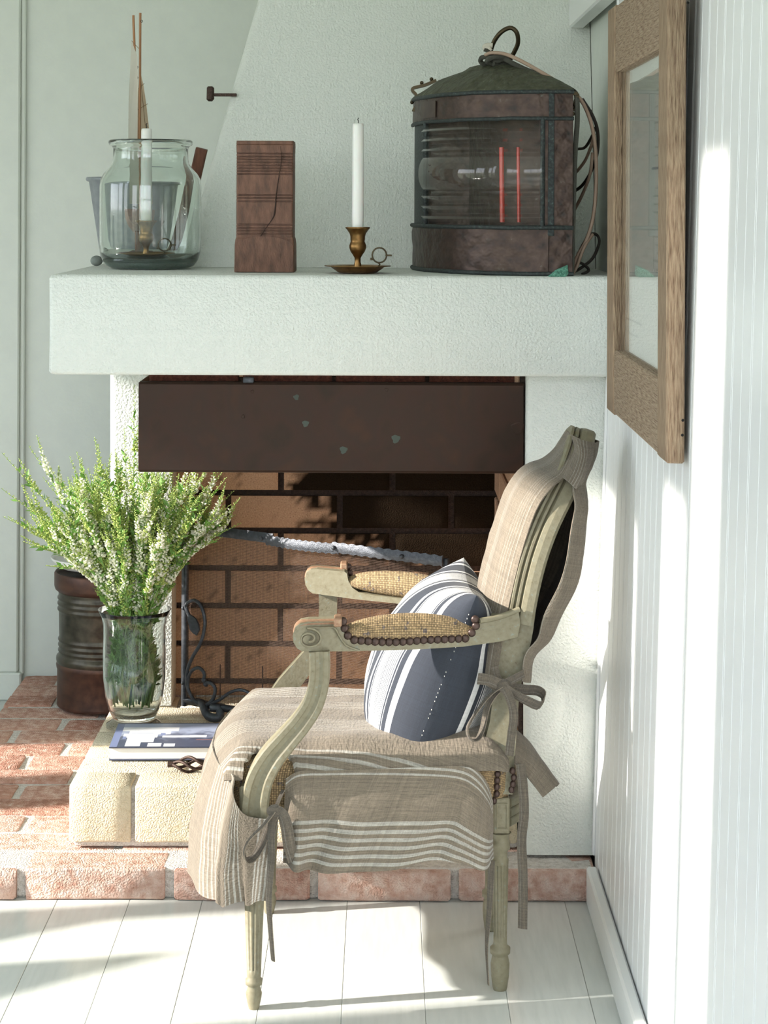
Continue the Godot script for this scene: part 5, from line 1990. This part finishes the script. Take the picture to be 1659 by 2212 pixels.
# ------------------------------------------------------------------ wrought-iron fire screen
func build_screen() -> void:
	var o := thing("fire_screen", D(-0.2, STEP, 4.35), "wrought iron fire screen with wire mesh and scrolls", "fire screen")
	var p0 := Vector2(-0.447, 4.52)
	var p1 := Vector2(0.13, 4.115)
	var at := func(t: float, h: float, out := 0.0) -> Vector3:
		var p := p0.lerp(p1, t)
		var n := Vector2(-(p1 - p0).y, (p1 - p0).x).normalized()
		if n.y > 0: n = -n
		return D(p.x + n.x * out, h, p.y + n.y * out)
	var top := 0.612
	var low := STEP + 0.030
	var s := Shape.new()
	s.tube([at.call(0.0, low - 0.012), at.call(0.0, 0.4), at.call(0.0, top + 0.004)], 0.0082, 4)
	put("upright", s, mats.iron, o)
	s = Shape.new()
	s.tube([at.call(1.0, low - 0.012), at.call(1.0, top + 0.004)], 0.0082, 4)
	put("upright", s, mats.iron, o)
	# hammered top bars with rivets; a lighter strap overlaps the joint
	for q in [[0.0, 0.36, mats.iron, 0.0, 0.0], [0.34, 0.62, mats.iron_light, 0.007, -0.003], [0.60, 1.0, mats.iron_light, 0.010, 0.0]]:
		s = Shape.new()
		var rows := [[], [], [], [], []]
		var uvs := [[], [], [], [], []]
		for i in 41:
			var t := lerpf(q[0], q[1], i / 40.0)
			var wav := 0.0016 * sin(i * 1.9) if q[3] > 0.0 else 0.0
			for k in 5:
				var e := (k - 2) / 2.0
				rows[k].append(at.call(t, top + e * (0.0105 + wav * absf(e)) + q[4], q[3] + 0.003 * (1.0 - absf(e)) + 0.012 * sin(PI * i / 40.0) * (1.0 if q[2] == mats.iron_light and q[0] < 0.5 else 0.0)))
				uvs[k].append(Vector2(t, e * 0.01))
		s.sheet(rows, uvs, 0.004)
		put("top_bar", s, q[2], o)
	for t in [0.33, 0.61, 0.86]:
		s = Shape.new()
		s.ball(at.call(t, top, 0.017), Vector3(0.0052, 0.0052, 0.005), 8, 5)
		put("rivet", s, mats.iron, o)
	for h in [0.26, 0.43]:
		s = Shape.new()
		s.ball(at.call(0.0, h, 0.007), Vector3(0.0042, 0.0042, 0.004), 8, 5)
		put("rivet", s, mats.iron, o)
	s = Shape.new()
	s.tube([at.call(0.0, low), at.call(0.5, low), at.call(1.0, low)], 0.0085, 4)
	put("bottom_bar", s, mats.iron, o)
	for t in [0.05, 0.95]:
		s = Shape.new()
		var f: Vector3 = at.call(t, STEP + 0.001)
		s.tube(curve([f + Vector3(0.0, 0.028, -0.01), f + Vector3(0.015, 0.030, 0.02), f + Vector3(0.03, 0.012, 0.05), f + Vector3(0.055, 0.010, 0.055), f + Vector3(0.055, 0.026, 0.045), f + Vector3(0.035, 0.028, 0.04)], 20), 0.0095, 8)
		put("foot", s, mats.iron, o)
	# woven wire
	s = Shape.new()
	var nt := 200
	for i in nt:
		var t := lerpf(0.012, 0.985, i / (nt - 1.0))
		wire(s, at.call(t, low, -0.001), at.call(t, top, -0.001), 0.00042)
	var nh := 118
	for i in nh:
		var h := lerpf(low, top, i / (nh - 1.0))
		wire(s, at.call(0.01, h, 0.0), at.call(0.985, h, 0.0), 0.00042)
	tag(put("wire_mesh", s, mats.wire, o), "", "", "", "stuff")
	# scroll work: pixels of the photograph laid on the screen's own plane
	var on := func(px: float, py: float, out: float) -> Vector3:
		# where the sight line meets the plane of the screen
		var e := Vector3(0, EYE, 0)
		var r := (W(px, py, 1.0) - e)
		var n3 := Vector3((p1 - p0).y, 0.0, (p1 - p0).x).normalized()
		var q := D(p0.x, 0, p0.y)
		var k := (q - e).dot(n3) / r.dot(n3)
		var v := e + r * k
		var nn := n3 if n3.z > 0 else -n3
		return v + nn * out
	for l in [
		[[[434, 1356], [418, 1334], [408, 1310], [414, 1299], [428, 1296], [442, 1310], [449, 1345], [440, 1386], [421, 1420], [410, 1452], [412, 1484], [427, 1512], [449, 1521], [466, 1508], [471, 1486], [462, 1474], [449, 1473]], 0.0042],
		[[[447, 1466], [447, 1452], [436, 1441], [422, 1446], [413, 1462], [412, 1484]], 0.0040],
		[[[449, 1521], [478, 1511], [505, 1493], [530, 1489], [556, 1502], [575, 1520]], 0.0036],
	]:
		s = Shape.new()
		var w := []
		for q in l[0]:
			w.append(on.call(q[0], q[1], 0.010))
		s.tube(curve(w, 60), l[1], 8)
		put("scroll", s, mats.iron, o)
	for q in [[447, 1467], [451, 1476]]:
		s = Shape.new()
		s.ball(on.call(q[0], q[1], 0.010), Vector3(0.0062, 0.0062, 0.0062), 8, 6)
		put("scroll_bead", s, mats.iron, o)
	s = Shape.new()
	var fl := PackedVector2Array()
	var fr := []
	var bk := []
	for q in [[417, 1324], [424, 1328], [432, 1334], [438, 1346], [440, 1358], [434, 1370], [427, 1366], [420, 1358], [417, 1344], [414, 1334]]:
		fl.push_back(Vector2(q[0], -q[1]))
		fr.append(on.call(q[0], q[1], 0.016))
		bk.append(on.call(q[0], q[1], 0.012))
	s.slab(fl, fr, bk)
	put("leaf", s, mats.iron, o)
	for q in [[473, 1436], [565, 1440]]:
		s = Shape.new()
		s.tube([on.call(q[0], q[1], -0.004), on.call(q[0], 1516, -0.004)], 0.0016, 5)
		put("mesh_rib", s, mats.rust_iron, o)

func wire(s: Shape, a: Vector3, b: Vector3, r: float) -> void:
	var t := (b - a).normalized()
	var u := Vector3(0.3, 0.2, 0.9).cross(t).normalized()
	var v := t.cross(u)
	var st := s.p.size()
	for k in 3:
		var p := u * cos(TAU * k / 3.0) * r + v * sin(TAU * k / 3.0) * r
		var q := u * cos(TAU * (k + 1) / 3.0) * r + v * sin(TAU * (k + 1) / 3.0) * r
		s.quad(a + p, a + q, b + q, b + p, Vector2.ZERO, Vector2.ZERO, Vector2.ZERO, Vector2.ZERO, -1)
	s.outward(st)


# ------------------------------------------------------------------ vase and flowers
func build_vase_and_flowers() -> void:
	var c := W(294, 437, 4.405)
	var base := Vector3(c.x, STEP + 0.001, c.z)
	var v := thing("glass_vase", base, "tall clear glass vase with flared rim on the pale step", "vase")
	var s := Shape.new()
	s.lathe(base, [Vector2(0.0585, 0.0), Vector2(0.0620, 0.002), Vector2(0.0610, 0.007), Vector2(0.050, 0.014), Vector2(0.0465, 0.019), Vector2(0.0485, 0.024), Vector2(0.0560, 0.040), Vector2(0.0640, 0.070), Vector2(0.0685, 0.110), Vector2(0.0690, 0.160), Vector2(0.0680, 0.200), Vector2(0.0685, 0.225), Vector2(0.0730, 0.245), Vector2(0.0795, 0.2575), Vector2(0.0800, 0.2590), Vector2(0.0780, 0.2590), Vector2(0.0715, 0.2450), Vector2(0.0665, 0.2250), Vector2(0.0658, 0.200), Vector2(0.0665, 0.160), Vector2(0.0660, 0.110), Vector2(0.0615, 0.071), Vector2(0.0535, 0.042), Vector2(0.0450, 0.028), Vector2(0.002, 0.0265)], 56, false)
	put("glass", s, mats.vase, v)
	var w := thing("vase_water", base + Vector3(0, 0.03, 0), "clear water filling the lower part of the flower vase", "water")
	s = Shape.new()
	s.lathe(base, [Vector2(0.002, 0.0285), Vector2(0.044, 0.0295), Vector2(0.0525, 0.043), Vector2(0.0605, 0.072), Vector2(0.0650, 0.110), Vector2(0.0655, 0.149), Vector2(0.0630, 0.1505), Vector2(0.002, 0.150)], 48, false)
	put("body", s, mats.water, w)
	var r := RandomNumberGenerator.new()
	r.seed = 2024
	# tips in pixels with depth: the outline of the bunch, then its filling
	var tips := []
	for q in [[4, 978, 4.30], [2, 1054, 4.36], [6, 1116, 4.42], [62, 962, 4.36], [150, 985, 4.44], [165, 975, 4.40], [212, 958, 4.42], [268, 922, 4.50], [290, 830, 4.52], [108, 1012, 4.34], [92, 1030, 4.40], [248, 968, 4.36], [318, 960, 4.46], [48, 1170, 4.30], [64, 1178, 4.40], [98, 1222, 4.32], [490, 1030, 4.40], [505, 1060, 4.42], [498, 1090, 4.38], [508, 1112, 4.44], [520, 1130, 4.40], [470, 1020, 4.44], [440, 1022, 4.40], [400, 1020, 4.50], [350, 1000, 4.42], [480, 1160, 4.36], [70, 1100, 4.44], [130, 1040, 4.50], [190, 1010, 4.46], [230, 1010, 4.34]]:
		tips.append(q)
	for k in 120:
		var a := r.randf_range(-1.15, 1.0)
		var l := 80.0 + 200.0 * sqrt(r.randf())
		tips.append([285 + sin(a) * l * 0.95, 1265 - cos(a) * l, 4.405 + r.randf_range(-0.13, 0.11)])
	for i in tips.size():
		flower_stem(base, W(tips[i][0], tips[i][1], tips[i][2]), r, i)

func leaf_blade(s: Shape, at: Vector3, dir: Vector3, nrm: Vector3, l: float, w: float) -> void:
	var side := dir.cross(nrm).normalized() * w * 0.5
	var z := Vector2.ZERO
	var m := at + dir * l * 0.45 + nrm * l * 0.08
	s.tri(at, m + side, at + dir * l, z, z, z, -1)
	s.tri(at, at + dir * l, m - side, z, z, z, -1)

func flower_stem(base: Vector3, tip: Vector3, r: RandomNumberGenerator, i: int) -> void:
	var an := r.randf() * TAU
	var fr := 0.046 * sqrt(r.randf())
	var foot := base + Vector3(cos(an) * fr, 0.046 + 0.02 * r.randf(), sin(an) * fr)
	var away := tip - (base + Vector3(0, 0.26, 0))
	away.y = 0.0
	var flat := away.normalized() if away.length() > 0.01 else Vector3(1, 0, 0)
	var mouth := base + Vector3(0, 0.256, 0) + flat * minf(0.052, away.length() * 0.5) * r.randf_range(0.55, 1.0) + Vector3(0, 0, r.randf_range(-0.02, 0.02))
	var mid := mouth.lerp(tip, 0.5) + Vector3(0, 0.035 * minf(1.0, away.length() * 6.0), 0)
	var path := curve([foot, base + Vector3(cos(an) * fr * 1.2, 0.14, sin(an) * fr * 1.2), mouth, mid, tip], 26)
	var bloom := r.randf() < 0.62
	var o := thing("sweet_clover", foot, "sweet clover stem with open white florets in the glass vase" if bloom else "sweet clover stem with closed green buds in the glass vase", "flower", "blooming sweet clover in the glass vase" if bloom else "budding sweet clover in the glass vase")
	var s := Shape.new()
	var rad := []
	for k in path.size():
		rad.append(lerpf(0.0016, 0.0005, k / 26.0))
	s.tube(path, rad, 5)
	var lf := Shape.new()
	var bd := Shape.new()
	var fw := Shape.new()
	spike(bd, fw, path, 18, 26, r, bloom)
	# side shoots carry spikes of their own
	var shoots := r.randi_range(3, 6)
	for k in shoots:
		var at := r.randi_range(12, 22)
		var p: Vector3 = path[at]
		var dir := ((path[mini(at + 2, 26)] as Vector3) - p).normalized()
		var out := (dir + Vector3(r.randf_range(-0.7, 0.7), r.randf_range(0.0, 0.6), r.randf_range(-0.7, 0.7))).normalized()
		var l := r.randf_range(0.05, 0.11)
		var sh := curve([p, p + dir * l * 0.3 + out * l * 0.25, p + dir * l * 0.45 + out * l * 0.7 + Vector3(0, 0.008, 0)], 8)
		s.tube(sh, 0.0006, 4)
		spike(bd, fw, sh, 2, 8, r, bloom)
	# leaves: in the water, at the mouth and up the stem
	for k in range(3, 24):
		for m in (6 if k < 10 else 3):
			var p: Vector3 = (path[k] as Vector3).lerp(path[k + 1], r.randf())
			var t: Vector3 = ((path[k + 1] as Vector3) - path[k]).normalized()
			var dir: Vector3 = (t * 0.6 + Vector3(r.randf_range(-1, 1), r.randf_range(-0.3, 0.8), r.randf_range(-1, 1))).normalized()
			var l := r.randf_range(0.013, 0.027)
			if k < 11:
				# keep inside the glass
				var flat2 := Vector2(p.x - base.x, p.z - base.z)
				if flat2.length() > 0.050:
					dir = (dir - Vector3(flat2.x, 0, flat2.y) / 0.06).normalized()
				l = minf(l * 1.1, 0.02)
				if p.y < base.y + 0.075:
					dir.y = absf(dir.y)
			leaf_blade(lf, p, dir, Vector3(r.randf_range(-1, 1), 1.0, r.randf_range(-1, 1)).normalized(), l, l * r.randf_range(0.28, 0.46))
	put("stalk", s, mats.stalk, o)
	tag(put("foliage", lf, mats.leaf, o), "", "", "", "stuff")
	tag(put("bud_spike", bd, mats.bud, o), "", "", "", "stuff")
	if fw.p.size():
		tag(put("white_florets", fw, mats.floret, o), "", "", "", "stuff")

func spike(bd: Shape, fw: Shape, path: Array, k0: int, k1: int, r: RandomNumberGenerator, bloom: bool) -> void:
	var n := (k1 - k0) * 7
	for i in n:
		var t := float(i) / n
		var f := k0 + t * (k1 - k0)
		var k := mini(int(f), path.size() - 2)
		var p: Vector3 = (path[k] as Vector3).lerp(path[k + 1], f - k)
		var a := i * 2.4
		var out := Vector3(cos(a), 0.5, sin(a)).normalized()
		var size := lerpf(0.0052, 0.0018, t) * r.randf_range(0.7, 1.2)
		var tgt := fw if (bloom and t < 0.62 and r.randf() < 0.72) else bd
		if tgt == fw:
			size *= 1.15
		octa(tgt, p + out * size * 1.1, out, size)

func octa(s: Shape, c: Vector3, d: Vector3, r: float) -> void:
	var u := d.cross(Vector3(0.3, 0.1, 0.9)).normalized() * r * 0.6
	var v := d.cross(u).normalized() * r * 0.6
	var e := d * r
	var z := Vector2.ZERO
	var q := [u, v, -u, -v]
	for k in 4:
		var a: Vector3 = q[k]
		var b: Vector3 = q[(k + 1) % 4]
		s.tri(c + e, c + a, c + b, z, z, z, -1)
		s.tri(c - e, c + b, c + a, z, z, z, -1)


# ------------------------------------------------------------------ things on the hearth
func build_hearth_things() -> void:
	# coal churn at the back left
	var at := Vector3(W(229, 437, 5.09).x, HEARTH + 0.003, -5.09)
	var c := thing("metal_churn", at, "dark ribbed metal churn standing on the brick hearth", "metal churn")
	var s := Shape.new()
	s.lathe(at, [Vector2(0.112, 0.0), Vector2(0.1175, 0.002), Vector2(0.1195, 0.006), Vector2(0.1185, 0.011), Vector2(0.1185, 0.095), Vector2(0.1205, 0.100), Vector2(0.1215, 0.106), Vector2(0.1195, 0.112)], 48)
	put("lower_body", s, mats.churn_brown, c)
	s = Shape.new()
	var prof := [Vector2(0.1195, 0.112), Vector2(0.1215, 0.119), Vector2(0.1205, 0.127), Vector2(0.1150, 0.133)]
	for k in 3:
		prof.append_array([Vector2(0.1135, 0.137 + k * 0.014), Vector2(0.1165, 0.141 + k * 0.014), Vector2(0.1165, 0.144 + k * 0.014), Vector2(0.1135, 0.148 + k * 0.014)])
	prof.append_array([Vector2(0.1140, 0.182), Vector2(0.1150, 0.238)])
	for k in 3:
		prof.append_array([Vector2(0.1155, 0.242 + k * 0.014), Vector2(0.1185, 0.246 + k * 0.014), Vector2(0.1185, 0.249 + k * 0.014), Vector2(0.1155, 0.253 + k * 0.014)])
	prof.append_array([Vector2(0.116, 0.290), Vector2(0.1165, 0.292)])
	s.lathe(at, prof, 48)
	put("ribbed_body", s, mats.churn, c)
	s = Shape.new()
	s.lathe(at, [Vector2(0.1165, 0.2922), Vector2(0.1240, 0.2980), Vector2(0.1265, 0.306), Vector2(0.1265, 0.338), Vector2(0.1240, 0.342), Vector2(0.1215, 0.341), Vector2(0.120, 0.332), Vector2(0.002, 0.331)], 48)
	put("rim", s, mats.churn_brown, c)
	var bw := thing("enamel_bowl", at + Vector3(-0.02, 0.342, 0), "white enamel bowl resting on top of the metal churn", "bowl")
	s = Shape.new()
	var ba := at + Vector3(-0.012, 0.3425, 0.0)
	s.lathe(ba, [Vector2(0.060, 0.0), Vector2(0.064, 0.001), Vector2(0.1, 0.010), Vector2(0.120, 0.026), Vector2(0.1245, 0.034), Vector2(0.1225, 0.036), Vector2(0.117, 0.028), Vector2(0.096, 0.0145), Vector2(0.002, 0.008)], 40)
	put("body", s, mats.enamel, bw)
	# book
	var l := W(240, 437, 4.13).x
	var bk := thing("book", D(l + 0.13, STEP, 4.22), "thick book with black and white photo cover on the pale step", "book")
	var xf := Transform3D(Basis(Vector3.UP, 0.03), D(l, STEP + 0.002, 4.130))
	s = Shape.new()
	s.box(Vector3(0.002, 0.003, -0.180), Vector3(0.262, 0.0255, -0.003), 0.0, xf)
	put("pages", s, mats.paper, bk)
	s = Shape.new()
	s.box(Vector3(0.0, 0.0, -0.185), Vector3(0.266, 0.003, 0.001), 0.0008, xf)
	put("back_board", s, plain("4b5063", 0.4), bk)
	s = Shape.new()
	s.box(Vector3(0.0, 0.0, -0.188), Vector3(0.266, 0.0285, -0.1815), 0.0008, xf)
	put("spine", s, plain("4b5063", 0.4), bk)
	s = Shape.new()
	s.box(Vector3(0.0, 0.0255, -0.185), Vector3(0.266, 0.0282, 0.001), 0.0006, xf)
	put("front_board", s, plain("3c4152", 0.3), bk)
	var im := Image.create(512, 360, false, Image.FORMAT_RGB8)
	for y in 360:
		for x in 512:
			var n := bump_noise.get_noise_2d(x * 0.0022, y * 0.0030)
			var col := Color("aab4cc").lerp(Color("50566a"), smoothstep(0.25, 0.75, y / 360.0 + 0.25 * n))
			im.set_pixel(x, y, col)
	for q in [[30, 60, 230, 60], [60, 110, 170, 60], [40, 160, 140, 60], [60, 210, 110, 80], [60, 290, 60, 60], [150, 305, 55, 50], [215, 312, 45, 44]]:
		im.fill_rect(Rect2i(q[0], q[1], q[2], q[3]), Color("f4f6fa"))
	for q in [[200, 190, 110, 30], [310, 185, 70, 36]]:
		im.fill_rect(Rect2i(q[0], q[1], q[2], q[3]), Color("e9ebf0"))
	for q in [[0, 0, 30, 360], [40, 200, 14, 40], [70, 150, 90, 6], [190, 150, 20, 40]]:
		im.fill_rect(Rect2i(q[0], q[1], q[2], q[3]), Color("7f8ab0"))
	for k in 9:
		im.fill_rect(Rect2i(448, 40 + k * 20, 34 + (k * 7) % 14, 11), Color("eef0f6"))
	im.fill_rect(Rect2i(418, 60, 8, 150), Color("d8cdbd"))
	im.fill_rect(Rect2i(340, 250, 172, 10), Color("8d6a6c"))
	var cm := StandardMaterial3D.new()
	cm.albedo_texture = ImageTexture.create_from_image(im)
	cm.roughness = 0.3
	s = Shape.new()
	var cv := [xf * Vector3(0.0005, 0.0284, 0.0005), xf * Vector3(0.2655, 0.0284, 0.0005), xf * Vector3(0.2655, 0.0284, -0.1845), xf * Vector3(0.0005, 0.0284, -0.1845)]
	s.quad(cv[0], cv[1], cv[2], cv[3], Vector2(0, 1), Vector2(1, 1), Vector2(1, 0), Vector2(0, 0), -1)
	put("cover_print", s, cm, bk)
	# fire iron with a twisted basket handle
	var tip := Vector3(W(368, 437, 4.06).x, STEP + 0.016, -4.055)
	var po := thing("fire_iron", tip + Vector3(0.05, -0.012, 0), "rusty iron poker with twisted basket handle lying on the step", "poker")
	s = Shape.new()
	s.tube([tip, tip + Vector3(0.012, 0, 0)], [0.0065, 0.0055], 8)
	put("pommel", s, mats.rust_iron, po)
	for k in 4:
		s = Shape.new()
		var pts := []
		for i in 17:
			var u := i / 16.0
			var a := TAU * k / 4.0 + u * PI * 0.9
			var rr := 0.0025 + 0.0165 * sin(PI * u)
			pts.append(tip + Vector3(0.010 + u * 0.068, cos(a) * rr * 0.75, sin(a) * rr))
		s.tube(pts, 0.0031, 6)
		put("basket_wire", s, mats.rust_iron, po)
	s = Shape.new()
	s.tube([tip + Vector3(0.076, 0, 0), tip + Vector3(0.12, -0.006, 0.004), tip + Vector3(0.42, -0.011, 0.02)], [0.0055, 0.0045, 0.0045], 8)
	put("shaft", s, mats.rust_iron, po)


# ------------------------------------------------------------------ unseen plant and cupboard, added to cast shadows into the view
func build_shadow_casters() -> void:
	var at := D(-2.55, 0.5305, 3.156)
	var p := thing("added_shadow_plant", at, "unseen plant in a clay pot, added to cast pointed floor shadows", "potted plant")
	var s := Shape.new()
	s.lathe(at, [Vector2(0.06, 0.0), Vector2(0.064, 0.003), Vector2(0.075, 0.075), Vector2(0.08, 0.077), Vector2(0.08, 0.095), Vector2(0.074, 0.095), Vector2(0.072, 0.086), Vector2(0.002, 0.085)], 32)
	put("pot", s, mats.terracotta, p)
	for q in [[3.371, 0.27, 0.904], [3.166, 0.44, 0.947]]:
		# blade with an upright far edge and a slanting near edge
		var b := Shape.new()
		var rows := [[], [], []]
		var uvs := [[], [], []]
		for i in 15:
			var t := i / 14.0
			var h := lerpf(0.615, q[2], t)
			var w: float = q[1] * (1.0 - t) * smoothstep(-0.15, 0.40, t) + 0.002
			var root := lerpf(3.17, q[0], smoothstep(0.0, 0.2, t))
			for k in 3:
				rows[k].append(D(-2.55 - 0.012 * (1.0 if k == 1 else 0.0), h, root - w * k * 0.5))
				uvs[k].append(Vector2(t, k * 0.1))
		b.sheet(rows, uvs, 0.005)
		put("leaf", b, mats.leaf, p)
	# unseen cupboard, added only to throw a shadow band across the hearth
	var cb := thing("added_shadow_cupboard", D(-2.6, 0.0, 4.07), "unseen narrow white cupboard added to shade a band of the hearth", "cupboard")
	s = Shape.new()
	s.box(D(-2.70, 0.0005, 4.086), D(-2.42, 1.30, 3.90), 0.004)
	put("body", s, mats.skirting, cb)
	s = Shape.new()
	s.box(D(-2.68, 0.06, 3.8995), D(-2.44, 1.27, 3.886), 0.003)
	put("door", s, mats.skirting, cb)
